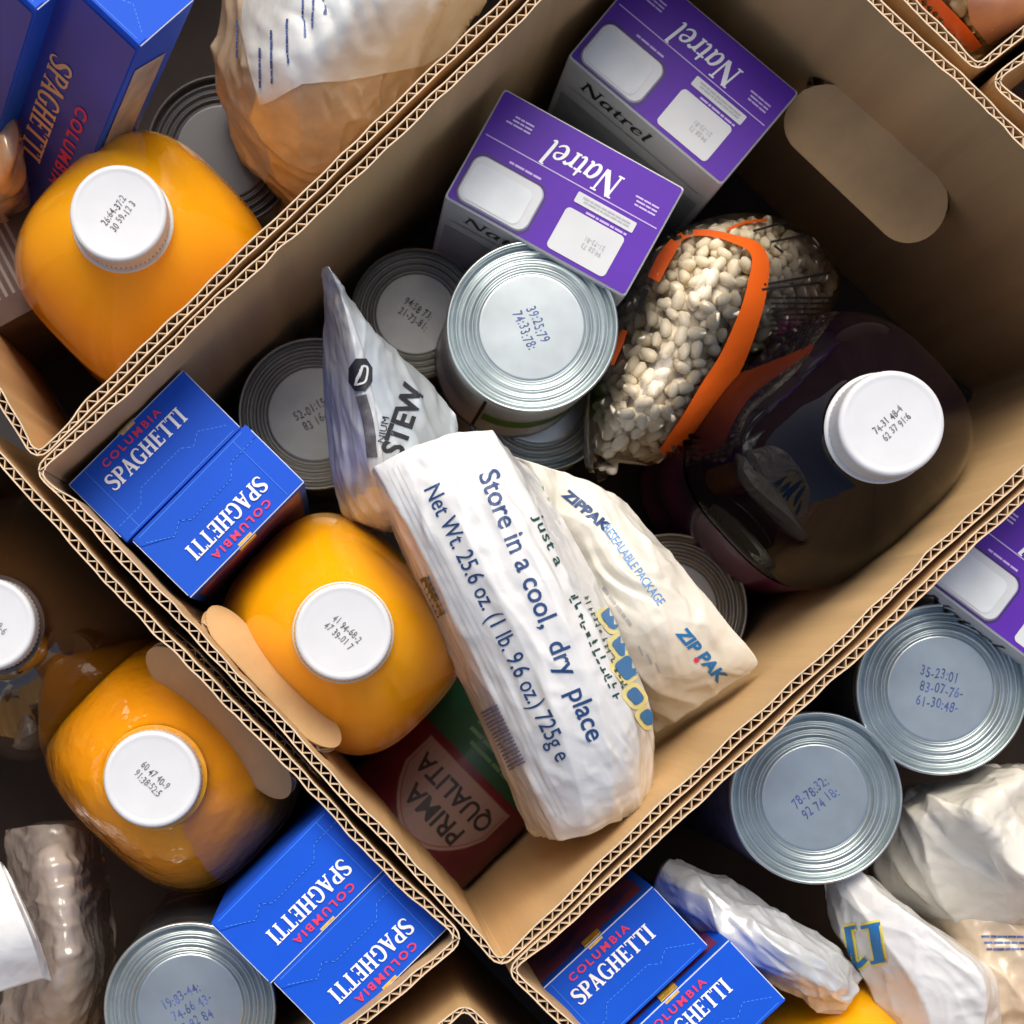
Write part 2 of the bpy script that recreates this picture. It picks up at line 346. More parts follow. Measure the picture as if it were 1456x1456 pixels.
# ------------------------------------------------------------------ corrugated boxes
RIM, TW, LT, PER = .30, .0049, .0007, .0066
def make_box(label, corners, holes={}, rim=RIM, seed=0, group='open cardboard boxes packed together'):
    """corners: outer rim corners in world xy, counter-clockwise seen from above"""
    cs = [Vector(c[:2]) for c in corners]
    cen = sum(cs, Vector((0, 0))) / 4
    t = thing('cardboard_box', label, 'box', (cen.x, cen.y, 0), group=group)
    rc = .007; loops = []; rnd = random.Random(seed)
    path, sides = [], []
    for i in range(4):                       # side i: corner i -> i+1, half a rounded corner at each end
        a, b, c, d = cs[i - 1], cs[i], cs[(i + 1) % 4], cs[(i + 2) % 4]
        def arc(p, q, r, n=5):
            u1 = (p - q).normalized(); u2 = (r - q).normalized(); ang = u1.angle(u2); dd = rc / math.tan(ang / 2)
            o = q + (u1 + u2).normalized() * (rc / math.sin(ang / 2)); s = q + u1 * dd - o; e = q + u2 * dd - o
            return [o + (s * (1 - k / n) + e * (k / n)).normalized() * rc for k in range(n + 1)]
        A = arc(a, b, c, 6)[3:]; B = arc(b, c, d, 6)[:4]
        pts = A + B; L_ = [0]
        for p, q in zip(pts, pts[1:]): L_.append(L_[-1] + (q - p).length)
        n = max(4, int(round(L_[-1] / (PER / 2)))); n += n % 2
        smp = []; dirn = (c - b).normalized(); nrm = Vector((dirn.y, -dirn.x))       # outward for counter-clockwise
        ph = rnd.random() * 50
        for k in range(n + 1):
            s = L_[-1] * k / n; j = max(0, min(len(pts) - 2, next((x for x in range(len(L_) - 1) if L_[x + 1] >= s - 1e-9), len(pts) - 2)))
            fr = (s - L_[j]) / max(1e-9, L_[j + 1] - L_[j]); p = pts[j].lerp(pts[j + 1], fr)
            smp.append([s, p])
        for k in range(n + 1):
            p0 = smp[max(0, k - 1)][1]; p1 = smp[min(n, k + 1)][1]; tt = (p1 - p0).normalized(); nn = Vector((tt.y, -tt.x))
            if k == 0: e = (cs[i] - cen); nn = ((b - a).normalized() - (c - b).normalized()).normalized()
            if k == n: nn = ((c - b).normalized() - (d - c).normalized()).normalized()
            x = k / n; w_ = min(1, 12 * x, 12 * (1 - x))
            off = -w_ * (.0014 * math.sin(math.pi * x) + .0015 * noise.noise(Vector((ph, x * 7, 0))) + .0006 * noise.noise(Vector((ph, x * 31, 2))))
            crush = math.exp(-((min(x, 1 - x)) * L_[-1] / .02) ** 2)
            th = TW * (1 - .3 * crush + .16 * noise.noise(Vector((ph, x * 28, 4))) - .42 * max(0, noise.noise(Vector((ph, x * 11, 6))) - .28) / .4)
            zr = rim + .0022 * noise.noise(Vector((ph, x * 14, 9))) - .001 * crush
            smp[k] += [nn, off, th, zr]
        sides.append((smp, L_[-1]))
    for i, (smp, Ln) in enumerate(sides):
        hole = holes.get(i); n = len(smp) - 1
        def at(s, inset):
            x = max(0, min(n - 1e-6, s / Ln * n)); k = int(x); fr = x - k; A, B = smp[k], smp[k + 1]
            p = A[1].lerp(B[1], fr); nn = A[2].lerp(B[2], fr); off = A[3] + (B[3] - A[3]) * fr; th = A[4] + (B[4] - A[4]) * fr
            zr = A[5] + (B[5] - A[5]) * fr
            return p + nn * (off - inset(th)), zr
        V, F, FE = [], [], []
        for lo, hi in ((lambda th: 0, lambda th: LT), (lambda th: th - LT, lambda th: th)):
            if not hole:
                o = len(V)
                for k in range(n + 1):
                    for ins in (lo, hi):
                        p, zr = at(smp[k][0], ins)
                        V += [(p.x, p.y, 0), (p.x, p.y, zr * .55), (p.x, p.y, zr)]
                for k in range(n):
                    a = o + 6 * k; b = a + 6
                    F += [(a, b, b + 1, a + 1), (a + 1, b + 1, b + 2, a + 2), (b + 3, a + 3, a + 4, b + 4), (b + 4, a + 4, a + 5, b + 5)]
                    FE.append((a + 2, b + 2, b + 5, a + 5))
            else:
                sc, zc, hw, hh = hole
                def half(x):
                    dx = abs(x - sc)
                    if dx >= hw: return 0.0
                    e = max(0, dx - (hw - hh)); return math.sqrt(max(0, hh * hh - e * e))
                ss = sorted([q[0] for q in smp if min(abs(q[0] - sc + hw), abs(q[0] - sc - hw)) > .0008] + [sc - hw, sc + hw] + [sc + sg * (hw - hh + hh * math.sin(math.radians(x))) for sg in (-1, 1) for x in (20, 40, 55, 68, 78, 85)])
                for s0, s1 in zip(ss, ss[1:]):
                    h0, h1 = half(s0), half(s1); P4 = []
                    for ins in (lo, hi):
                        for q in (s0, s1):
                            p, zr = at(q, ins); P4.append((p, zr))
                    def q4(z00, z10, z01, z11, top, bot):
                        o = len(V)
                        for m_ in (0, 2):
                            (pa, _), (pb, _) = P4[m_], P4[m_ + 1]
                            V.extend([(pa.x, pa.y, z00), (pb.x, pb.y, z10), (pb.x, pb.y, z11), (pa.x, pa.y, z01)])
                        F.extend([(o, o + 1, o + 2, o + 3), (o + 7, o + 6, o + 5, o + 4)])
                        if top: FE.append((o + 3, o + 2, o + 6, o + 7))
                        if bot: FE.append((o + 1, o, o + 4, o + 5))
                    r0, r1 = P4[0][1], P4[1][1]
                    if h0 == 0 and h1 == 0: q4(0, 0, r0, r1, True, False)
                    else:
                        q4(0, 0, zc - h0, zc - h1, True, False); q4(zc + h0, zc + h1, r0, r1, True, True)
        me = mesh('wall', rel([(*x,) for x in V], t), F + FE); me.materials.append(M_board); me.materials.append(M_edge)
        bm = bmesh.new(); bm.from_mesh(me); bm.normal_update(); bm.to_mesh(me); bm.free()
        me.polygons.foreach_set('material_index', [0] * len(F) + [1] * len(FE))
        wall = obj('wall', me, None, t)
        V, F = [], []                                        # the fluting between the two liners
        for k in range(n):
            s0, s1 = smp[k][0], smp[k + 1][0]
            i0 = (lambda th: LT) if k % 2 == 0 else (lambda th: th - LT)
            i1 = (lambda th: th - LT) if k % 2 == 0 else (lambda th: LT)
            zi = [(0, None)]
            if hole:
                sc, zc, hw, hh = hole; m_ = (s0 + s1) / 2; dx = abs(m_ - sc)
                if dx < hw:
                    e = max(0, dx - (hw - hh)); h_ = math.sqrt(max(0, hh * hh - e * e)); zi = [(0, zc - h_), (zc + h_, None)]
            a, za = at(s0, i0); b, zb = at(s1, i1); d = (b - a).normalized(); q = Vector((-d.y, d.x)) * .00030
            for lo, hi in zi:
                o = len(V); z0 = lo; h0 = (za if hi is None else hi) - (.0006 if hi is None else 0); h1 = (zb if hi is None else hi) - (.0006 if hi is None else 0)
                V += [(*(a + q), z0), (*(b + q), z0), (*(b - q), z0), (*(a - q), z0), (*(a + q), h0), (*(b + q), h1), (*(b - q), h1), (*(a - q), h0)]
                F += [(o, o + 1, o + 5, o + 4), (o + 2, o + 3, o + 7, o + 6), (o + 4, o + 5, o + 6, o + 7)]
        obj('fluting', mesh('fluting', rel(V, t), F), M_flute, wall)
    inner = [c + (cen - c).normalized() * .009 for c in cs]
    V = [(*c, z) for z in (.0005, .005) for c in inner]; M_base = mat('shade_toned_base_board', (.045, .035, .03), .8, var=.2, vscale=30)  # base board coloured near-black, standing in for the shade deep in the box
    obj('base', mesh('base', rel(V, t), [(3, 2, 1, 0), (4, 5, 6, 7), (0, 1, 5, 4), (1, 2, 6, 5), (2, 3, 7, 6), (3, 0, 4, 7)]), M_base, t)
    return t, sides, cs
def flap(t, cs, i, hole, ang):
    """hand-hole flap hinged on the top of the opening and pushed into the box"""
    sc, zc, hw, hh = hole; a, b = cs[i], cs[(i + 1) % 4]; d = (b - a).normalized(); inn = Vector((-d.y, d.x, 0)); d3 = Vector((d.x, d.y, 0))
    s_off = sc; o = Vector((*a, 0)) + d3 * s_off + inn * TW * .6; o.z = zc + hh - .001
    A = math.radians(ang); fv = inn * math.sin(A) + Vector((0, 0, -1)) * math.cos(A); up = fv.cross(d3)
    if up.z < 0: up = -up
    W = 2 * hh - .001
    r = W / 2; out = [(x, y + W / 2) for x, y in stadium(2 * hw - .001, W, r, 9)]
    def pt(x, y, h): return o + d3 * x + fv * (y + .003 * (1 - math.exp(-y * 200))) + up * (h - .0012 * (y / W) ** 2)
    V, F = [], []
    for h0, h1 in ((0, LT), (.0042 - LT, .0042)):
        k0 = len(V); m_ = len(out); V += [pt(x, y, h0) for x, y in out] + [pt(x, y, h1) for x, y in out]
        F += [tuple(k0 + k for k in range(m_)), tuple(k0 + m_ + k for k in reversed(range(m_)))]
        F += [(k0 + k, k0 + m_ + k, k0 + m_ + (k + 1) % m_, k0 + (k + 1) % m_) for k in range(m_)]
    me = mesh('hand_flap', rel(V, t), F); fl = obj('hand_flap', me, M_board, t)
    V, F = [], []; x = -hw + .004; k = 0
    def ymax(x):
        e = max(0, abs(x) - (hw - r)); return W - r + math.sqrt(max(0, r * r - e * e)) - .0004
    def ymin(x):
        e = max(0, abs(x) - (hw - r)); return r - math.sqrt(max(0, r * r - e * e)) + .0004
    while x < hw - .004:
        x1 = x + PER / 2; h0, h1 = (LT, .0042 - LT) if k % 2 == 0 else (.0042 - LT, LT); o_ = len(V)
        for xx, hh_ in ((x, h0), (x1, h1)):
            for dd in (-.00025, .00025):
                V += [pt(xx + dd, ymin(xx), hh_), pt(xx + dd, ymax(xx), hh_)]
        F += [(o_, o_ + 1, o_ + 5, o_ + 4), (o_ + 2, o_ + 6, o_ + 7, o_ + 3), (o_ + 1, o_ + 3, o_ + 7, o_ + 5)]
        x = x1; k += 1
    obj('fluting', mesh('fluting', rel(V, t), F), M_flute, fl)
def W2(px, py): p = P(px, py, RIM); return Vector((p.x, p.y))
cL, cB, cR, cT = W2(45, 668), W2(712, 1380), W2(1720, 436), W2(1002, -246)
def unit(v): return v.normalized()
uLT = unit(cT - cL); uLB = unit(cB - cL); n_UL = Vector((-uLT.y, uLT.x)); n_LL = Vector((uLB.y, -uLB.x))
uBR = unit(cR - cB); n_LR = Vector((uBR.y, -uBR.x)); uTR = unit(cR - cT); n_UR = Vector((-uTR.y, uTR.x))
# main box, counter-clockwise: L -> B -> R -> T ; side 0 = lower left, 1 = lower right, 2 = upper right, 3 = upper left
Ltot = (cT - cR).length
mh = {0: (.152, .190, .047, .0175), 2: (Ltot - .105 - .0, .186, .052, .0180)}
# centre of the opening in the upper right wall, measured along R -> T
hp = P(1258, 205, .20); mh[2] = ((Vector((hp.x, hp.y)) - cR).dot(-uTR), .186, .052, .0185)
hp = P(376, 975, .24); mh[0] = ((Vector((hp.x, hp.y)) - cL).dot(uLB), .247, .048, .0175)
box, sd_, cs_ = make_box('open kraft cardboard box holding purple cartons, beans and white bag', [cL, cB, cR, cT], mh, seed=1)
flap(box, cs_, 0, mh[0], 27); flap(box, cs_, 2, mh[2], 62)
# upper-left neighbour
s = cL + uLT * .003 + n_UL * .0007; e = cT + n_UL * .0012
dW = Vector((-.52, .854)).normalized()
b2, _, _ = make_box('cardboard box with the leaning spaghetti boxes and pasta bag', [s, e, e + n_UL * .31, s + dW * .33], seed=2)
# lower-left neighbour
eE, eN = W2(664, 1336), W2(-62, 576); dd = Vector((-.767, -.641)).normalized()
hp = P(318, 1022, .24); u = unit(eN - eE)
lh = {2: ((Vector((hp.x, hp.y)) - eE).dot(u), .250, .051, .0185)}
lc = [eN + dd * .43, eE + dd * .43, eE, eN]
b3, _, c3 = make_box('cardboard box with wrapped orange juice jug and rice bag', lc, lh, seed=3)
flap(b3, c3, 2, lh[2], 36)
# lower-right neighbour
s = cB + n_LR * .0012 + uBR * .001; e = cR + n_LR * .0012
dd = Vector((.71, -.70)).normalized()
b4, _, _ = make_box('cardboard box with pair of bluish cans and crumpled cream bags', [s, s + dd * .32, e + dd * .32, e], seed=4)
# upper-right neighbour
s = W2(1391, 103); dd = Vector((.79, .62)).normalized()
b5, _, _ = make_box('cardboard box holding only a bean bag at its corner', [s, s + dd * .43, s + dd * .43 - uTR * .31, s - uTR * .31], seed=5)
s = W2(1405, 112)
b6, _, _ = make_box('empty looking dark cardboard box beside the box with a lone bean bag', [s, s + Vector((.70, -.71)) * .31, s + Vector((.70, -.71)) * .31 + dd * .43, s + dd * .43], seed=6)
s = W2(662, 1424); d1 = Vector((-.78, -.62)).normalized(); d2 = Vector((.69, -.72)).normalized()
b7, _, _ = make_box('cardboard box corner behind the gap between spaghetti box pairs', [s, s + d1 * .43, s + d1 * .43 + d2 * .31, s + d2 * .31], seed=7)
s = W2(-30, 590)

# ------------------------------------------------------------------ spaghetti boxes
SX, SY, SZ = .081, .0415, .25
me_sb = bevel_box('box_body', SX, SY, SZ - .0012, .0007)
def shared(name, build, m):
    if name not in MESHC: MESHC[name] = build(); MESHC[name].materials.append(m)
    return MESHC[name]
MESHC = {}
def flatmesh(g, fn):
    v, f = g; lift = [0.0] * len(v)
    for k, q in enumerate(f):
        for i in q: lift[i] = (k % 13) * 2e-6
    return mesh('print', [fn(p[0], p[1], l) for p, l in zip(v, lift)], f)
tp_ = [(-SX / 2 + .001, -SY / 2 + .0004), (SX / 2 - .001, -SY / 2 + .0004), (SX / 2 - .001, -.0150), (.024, -.0068), (.017, -.0108), (.012, -.0068), (-.016, -.0068), (-.022, -.0128), (-SX / 2 + .001, -.0128)]
def spaghetti(label, px=None, py=None, ang=0, ztop=SZ, matrix=None, tilt=(0, 0), group='spaghetti boxes standing on end'):
    if matrix is None:
        c = P(px, py, ztop)
        t = thing('spaghetti_box', label, 'pasta box', (c.x, c.y, ztop - SZ + .005), (tilt[0], tilt[1], math.radians(ang)), group=group)
    else: t = thing('spaghetti_box', label, 'pasta box', (0, 0, 0), matrix=matrix, group=group)
    top = SZ - .0012
    obj('box_body', me_sb, M_navy if False else M_blue, t)
    fl = obj('top_flap', shared('sb_flap', lambda: mesh('top_flap', *boxgeo(-SX / 2 + .0004, SX / 2 - .0004, -SY / 2 + .0002, SY / 2 - .0009, top + .00005, top + .0007)), M_blue), None, t)
    obj('worn_edge', shared('sb_worn', lambda: mesh('worn_edge', *[merge3(
        boxgeo(-SX / 2 + .0001, SX / 2 - .0002, SY / 2 - .0009, SY / 2 - .0004, top - .0002, top + .0005),
        boxgeo(SX / 2 - .0006, SX / 2 + .00005, -SY / 2 + .001, SY / 2 - .002, top - .0004, top + .00045),
        boxgeo(-SX / 2 - .00005, -SX / 2 + .0006, -SY / 2 + .004, SY / 2 - .001, top - .0004, top + .00035))[k] for k in (0, 1)]), M_paper), None, t)
    obj('tuck_flap', shared('sb_tuck', lambda: mesh('tuck_flap', [(x, y, z) for z in (top + .0007, top + .0012) for x, y in tp_], [tuple(range(len(tp_) * 2 - 1, len(tp_) - 1, -1))[::-1]] + [(k, (k + 1) % len(tp_), len(tp_) + (k + 1) % len(tp_), len(tp_) + k) for k in range(len(tp_))]), M_blue), None, t)
    zt = top + .0014
    obj('title_lettering', shared('sb_title', lambda: flatmesh(xf(fit(serif('SPAGHETTI'), .0515, .0090), 1, dx=-.0265, dy=.0010), lambda x, y, l: (x, y, zt + l)), M_white), None, t)
    obj('maker_lettering', shared('sb_maker', lambda: flatmesh(xf(fit(tgeo('COLUMBIA', .025, 1.35), .0395, .0040), 1, dx=-.0215, dy=.0126), lambda x, y, l: (x, y, zt + l)), M_red), None, t)
    def tear():
        pts = [(-.037, -.0125), (-.022, -.0125), (-.016, -.0065), (.012, -.0065), (.017, -.0105), (.024, -.0065), (.037, -.0150)]; gs = []
        for (a, b), (c, d) in zip(pts, pts[1:]):
            n = max(1, int(math.hypot(c - a, d - b) / .0022))
            for k in range(n):
                q = [(a + (c - a) * x, b + (d - b) * x) for x in (k / n, (k + .6) / n)]; gs.append(ribbon(q, .00035))
        gs.append(ribbon([(-.030, .0190), (-.030, -.0190)], .00025)); gs.append(ribbon([(-.036, -.0192), (.037, -.0188)], .0003))
        return flatmesh(merge(*gs), lambda x, y, l: (x, y, zt - .0001 + l))
    obj('tear_line', shared('sb_tear', tear, M_ltblue), None, t)
    yf = SY / 2 + .0002
    obj('side_print', shared('sb_side', lambda: mesh('side_print', [(-.036, yf, .02), (.036, yf, .02), (.036, yf, .240), (-.036, yf, .240)], [(1, 0, 3, 2)]), mat('spaghetti_side_picture', (.17, .03, .05), .45, var=.8, vscale=60, vcol=(.02, .03, .18))), None, t)
    em = obj('emblem', shared('sb_emblem', lambda: mesh('emblem', *[merge3(boxgeo(-.005, .006, yf - .0001, yf + .0003, .236, top - .0003), boxgeo(-.004, .005, SY / 2 - .0022, SY / 2 - .001, top + .0006, top + .0008))[k] for k in (0, 1)]), M_gold), None, t)
    return t
def merge3(*gs):
    v, f = [], []
    for a, b in gs:
        o = len(v); v += list(a); f += [tuple(i + o for i in q) for q in b]
    return v, f
spaghetti('blue spaghetti box upright in the central box, touching its upper cardboard wall', 221, 650, 45)
spaghetti('blue spaghetti box between another spaghetti box and unwrapped orange jug, lettering reversed', 311, 728, 225.5, .253)
spaghetti('blue spaghetti box beside the wrapped orange jug and a tin can', 427, 1270, 225, .281)
spaghetti('blue spaghetti box wedged against cardboard corner, farther from wrapped orange jug', 515, 1353, 224.5, .280)
spaghetti('blue spaghetti box with gold emblem against cardboard wall by a foil pouch', 881, 1379, 43, .25)
spaghetti('blue spaghetti box next to silver pouch and a mostly hidden orange jug', 990, 1456, 43.5, .256)
c = P(472, 1312, .036); t = thing('flat_carton', 'flat brown carton lying under the raised pair of blue spaghetti boxes', 'carton', (c.x, c.y, .0052), (0, 0, math.radians(45)))
obj('carton_body', bevel_box('carton_body', .082, .086, .029, .001), M_board, t); obj('lid_panel', bevel_box('lid_panel', .0815, .0855, .0008, .0002), M_board, t, (0, 0, .0291))
# two leaning boxes in the upper-left cardboard box
def lean(cx, cy, cz, label, panel=True):
    top = P(cx, cy, cz); a = Vector((-.329, -.248, -.913)).normalized()
    wv = Vector((-.76, .65, .0)); wv = (wv - a * wv.dot(a)).normalized(); nv = a.cross(wv).normalized()
    if nv.x < 0: nv = -nv
    X = -wv; Z = -a; Y = Z.cross(X)
    cen = top + wv * SX / 2 + nv * SY / 2 + a * SZ
    m = Matrix.Translation(cen) @ Matrix((X, Y, Z)).transposed().to_4x4()
    t = spaghetti(label, matrix=m, group='leaning spaghetti boxes')
    # wide face towards the viewer
    sgn = 1 if Y.dot(-nv) > 0 else -1; yy = sgn * (SY / 2 + .0006)
    fx = lambda x: x * (1 if sgn < 0 else -1)
    flat('panel', rectgeo([(-.0395, .006), (.0395, .006), (.0395, .246), (-.0395, .246)]), mat('panel_indigo', (.016, .036, .33), .32, coat=.4, coat_rough=.15, var=.15, vscale=14), t, lambda x, y, l: (fx(x), yy, y))
    # text runs down the box
    def down(x0, z0): return lambda x, y, l: (fx(x0 + y), yy + sgn * (.0004 + l), z0 - x)
    flat('title_lettering', xf(fit(serif('SPAGHETTI', 0), .092, .0145)), mat('peach_print', (.80, .45, .22), .5), t, down(.000, .196))
    flat('maker_lettering', xf(fit(tgeo('COLUMBIA', .03, 1.3), .078, .0078)), M_red, t, down(.022, .176))
    if not panel: return t
    s2 = 1 if X.dot(-wv) > 0 else -1
    flat('nutrition_panel', rectgeo([(-.016, .03), (.012, .03), (.012, .212), (-.016, .225)]), mat('nutrition_grey', (.36, .33, .32), .5, var=.25, vscale=70), t, lambda x, y, l: (s2 * (SX / 2 + .0005), x, y))
    return t
lean(199, 66, .325, 'leaning blue spaghetti box with orange lettering down its side')
lean(52, 14, .325, 'leaning blue spaghetti box behind another spaghetti box and tan packet', False)

# ------------------------------------------------------------------ milk cartons
KX, KY = .106, .064
def carton(label, px, py, ang, ztop=.25, tilt=(0, 0)):
    c = P(px, py, ztop)
    t = thing('milk_carton', label, 'carton', (c.x, c.y, .0052), (tilt[0], tilt[1], math.radians(ang)), group='purple milk cartons')
    H = ztop - .005
    obj('carton_body', shared('mc_body%.3f' % H, lambda: bevel_box('carton_body', KX, KY, H, .0022, 3), M_cwhite), None, t)
    top = lambda lift: (lambda x, y, l: (x, y, H + lift + l))
    obj('purple_top', shared('mc_top%.3f' % H, lambda: flatmesh(rectgeo(stadium(KX - .0022, KY - .0022, .0015, 3)), top(.00015)), M_purple), None, t)
    m1 = flatmesh(rectgeo(stadium(KX - .006, .0006, .0002, 1)), lambda x, y, l: (x, y - .0065, H + .0004)); obj('seam_line', m1, M_lilac, t)
    flat('brand_lettering', xf(fit(serif('Natrel', .18, .0), .043, .0145), 1, dx=-.0235, dy=-.0215), M_white, t, top(.0004))
    tab = stadium(.041, .0262, .006, 6); tab2 = stadium(.0335, .0200, .0042, 6)
    v = [(x + .0285, y + .0165, H + .0003) for x, y in tab] + [(x + .0285, y + .0165, H + .0013) for x, y in stadium(.0395, .0247, .0055, 6)]
    n = len(tab); f = [tuple(range(n, 2 * n))] + [(k, (k + 1) % n, n + (k + 1) % n, n + k) for k in range(n)]
    pt = obj('pull_tab', mesh('pull_tab', v, f, True, 40), M_cwhite, t)
    flat('tab_recess', rectgeo([(x + .030, y + .0178) for x, y in tab2]), mat('tab_silver', (.66, .70, .71), .5, var=.06, vscale=60), pt, top(.0016))
    flat('tab_outline', merge(*[(xf(ribbon([(x + .0285, y + .0165) for x, y in stadium(.0425, .0277, .0062, 6)] + [(stadium(.0425, .0277, .0062, 6)[0][0] + .0285, stadium(.0425, .0277, .0062, 6)[0][1] + .0165)], .0006)))]), M_black, t, top(.0003))
    flat('notice_strip', rectgeo([(x - .023, y - .0012) for x, y in stadium(.034, .0058, .0006, 2)]), M_cwhite, t, top(.0005))
    flat('notice_print', xf(lines(2, .028, .0035, 3), 1, dx=-.037, dy=-.001), M_grey, t, top(.0007))
    flat('date_panel', rectgeo([(x - .0215, y + .0170) for x, y in stadium(.034, .0235, .0025, 4)]), M_cwhite, t, top(.0005))
    flat('date_code', xf(codegeo(2, 8, 5), .0026, dx=-.033, dy=.018), M_grey, t, top(.0007))
    for k, (dx, dy) in enumerate(((.030, -.0180), (-.046, -.0125))):
        flat('small_print', xf(lines(3, .012, .0062, 11 + k, .45), 1, dx=dx, dy=dy), M_lilac, t, top(.0004))
    flat('small_print', xf(lines(1, .018, .002, 14), 1, dx=.014, dy=-.0005), M_lilac, t, top(.0004))
    flat('small_print', xf(lines(1, .028, .002, 15), 1, dx=-.038, dy=.0032), M_lilac, t, top(.0004))
    side = lambda x, y, l: (-x, KY / 2 + .0003 + l, y)
    flat('side_lettering', xf(fit(serif('Natrel', .18), .048, .016), 1, dx=-.040, dy=H - .026), M_black, t, side)
    flat('side_rule', merge(rectgeo([(-.046, H - .034), (.046, H - .034), (.046, H - .036), (-.046, H - .036)])), M_grey, t, side)
    flat('side_print', rectgeo([(-.049, .01), (.049, .01), (.049, H - .050), (-.049, H - .050)]), mat('silver_grey_print', (.34, .35, .37), .4, var=.15, vscale=60), t, side)
    return t
carton('purple milk carton beside the stacked cans, its white date panel lit', 803, 274, 151, .232, (0, 0))
carton('shaded purple milk carton wedged deepest into the box corner behind another carton', 972, 106, 140, .205, (0, 0))
carton('purple milk carton next to bluish can at cardboard wall', 1478, 836, 143, .25)

# ------------------------------------------------------------------ cans
def canmesh(R, H):
    pr = [(0, 0.001), (R * .9, 0.001), (R * .95, 0), (R, .001), (R * 1.01, .003), (R * .985, .006), (R * .985, H - .006), (R * 1.012, H - .0035), (R * 1.018, H - .0015), (R * 1.010, H - .0003), (R * .995, H), (R * .978, H - .0004), (R * .968, H - .0016), (R * .962, H - .0042), (R * .950, H - .0050)]
    N = 40
    for k in range(N + 1):
        r = .945 - (.945 - .655) * k / N; x = k / N
        z = H - .0052 + .0024 * (0.5 - 0.5 * math.cos(2 * math.pi * x * 3)) + .0008 * x
        pr.append((R * r, z))
    pr += [(R * .645, H - .0042), (R * .637, H - .0036), (R * .628, H - .0032), (R * .615, H - .0031), (R * .60, H - .0031), (0, H - .0031)]
    me = mesh('tin_body', *lathe(pr, 96), smooth=True, angle=55); return me
def can(label, px, py, ztop, R=.0435, H=.115, tin=None, lab=None, code=0, crot=0, cat='can', ink=None, tilt=(0, 0), group='tin cans', base=None):
    c = P(px, py, ztop)
    t = thing('food_can', label, cat, (c.x, c.y, ztop - H), (tilt[0], tilt[1], 0), group=group)
    key = 'can%.4f%s' % (R, (tin or M_tin).name)
    obj('tin_body', shared(key, lambda: canmesh(R, H), tin or M_tin), None, t)
    lm = lab or M_labelk
    obj('paper_label', shared('lab%.4f%s' % (R, lm.name), lambda: mesh('paper_label', *lathe([(R * .990, .0075), (R * 1.000, .0078), (R * 1.000, H - .0078), (R * .990, H - .0075)], 72), smooth=True, angle=40), lm), None, t)
    if code:
        flat('date_code', xf(codegeo(2 if code % 2 else 3, 9, code), R * .105, R * .12, rot=math.radians(crot), center=True), ink or M_bink, t, lambda x, y, l: (x, y, H - .00295 + l))
    return t
ct = can('bright can with pale label stacked on another can, by purple carton', 757, 464, .230, lab=M_labelg, code=3, crot=-68)
Rr = .0435
def cyl(a, z, r=Rr * 1.006): return (r * math.cos(a), r * math.sin(a), z)
a0 = math.radians(215)
def strip(name, da0, da1, z0, z1, m, r=1.006, n=14):
    v, f = [], []
    for k in range(n + 1):
        a = a0 + math.radians(da0 + (da1 - da0) * k / n); v += [cyl(a, z0, Rr * r), cyl(a, z1, Rr * r)]
        if k: f.append((2 * k - 2, 2 * k, 2 * k + 1, 2 * k - 1))
    obj(name, mesh(name, v, f, True), m, ct)
strip('label_band', 22, 24.5, .01, .105, M_black)
strip('label_picture', 26, 118, .045, .068, M_green)
strip('label_panel', 26, 118, .070, .100, M_cwhite, 1.004)
gg = lines(9, 1.15, .05, 21, .5)
flat('label_print', gg, M_grey, ct, lambda x, y, l: cyl(a0 - .85 + x, .095 + y, Rr * 1.006 + l))
can('lower can supporting the bright one, next to the bean bag', 768, 562, .115, lab=M_labelg)
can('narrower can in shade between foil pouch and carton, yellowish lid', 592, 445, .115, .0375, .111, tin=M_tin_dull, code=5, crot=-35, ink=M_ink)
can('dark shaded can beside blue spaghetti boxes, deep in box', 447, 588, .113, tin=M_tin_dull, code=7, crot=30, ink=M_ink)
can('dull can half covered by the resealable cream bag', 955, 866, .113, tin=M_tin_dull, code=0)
can('bluish can next to the purple carton outside central box', 1340, 980, .232, code=8, crot=-12, lab=M_labelk)
can('can holding up the bluish one beside the purple carton', 1262, 976, .116, lab=M_labelk)
can('can with slate label between cardboard wall and white bag', 1161, 1135, .234, code=11, crot=38, lab=M_labelp)
can('can underneath the slate label one', 1090, 1112, .118, lab=M_labelp)
can('can between orange wrapped jug and blue boxes', 270, 1434, .232, code=14, crot=30, lab=M_labelk)
can('can underneath the one by the wrapped jug', 292, 1380, .116, lab=M_labelk)
can('dark can between orange jug and pasta bag', 316, 214, .1155, tin=mat('near_black_lid', (.05, .05, .055), .3, .3), lab=M_labelk)  # this can gets a near-black lid colour

def curve_px0(pts): return [tuple(p) for p in catmull(list(pts) + [pts[0]], 3)][:-1]
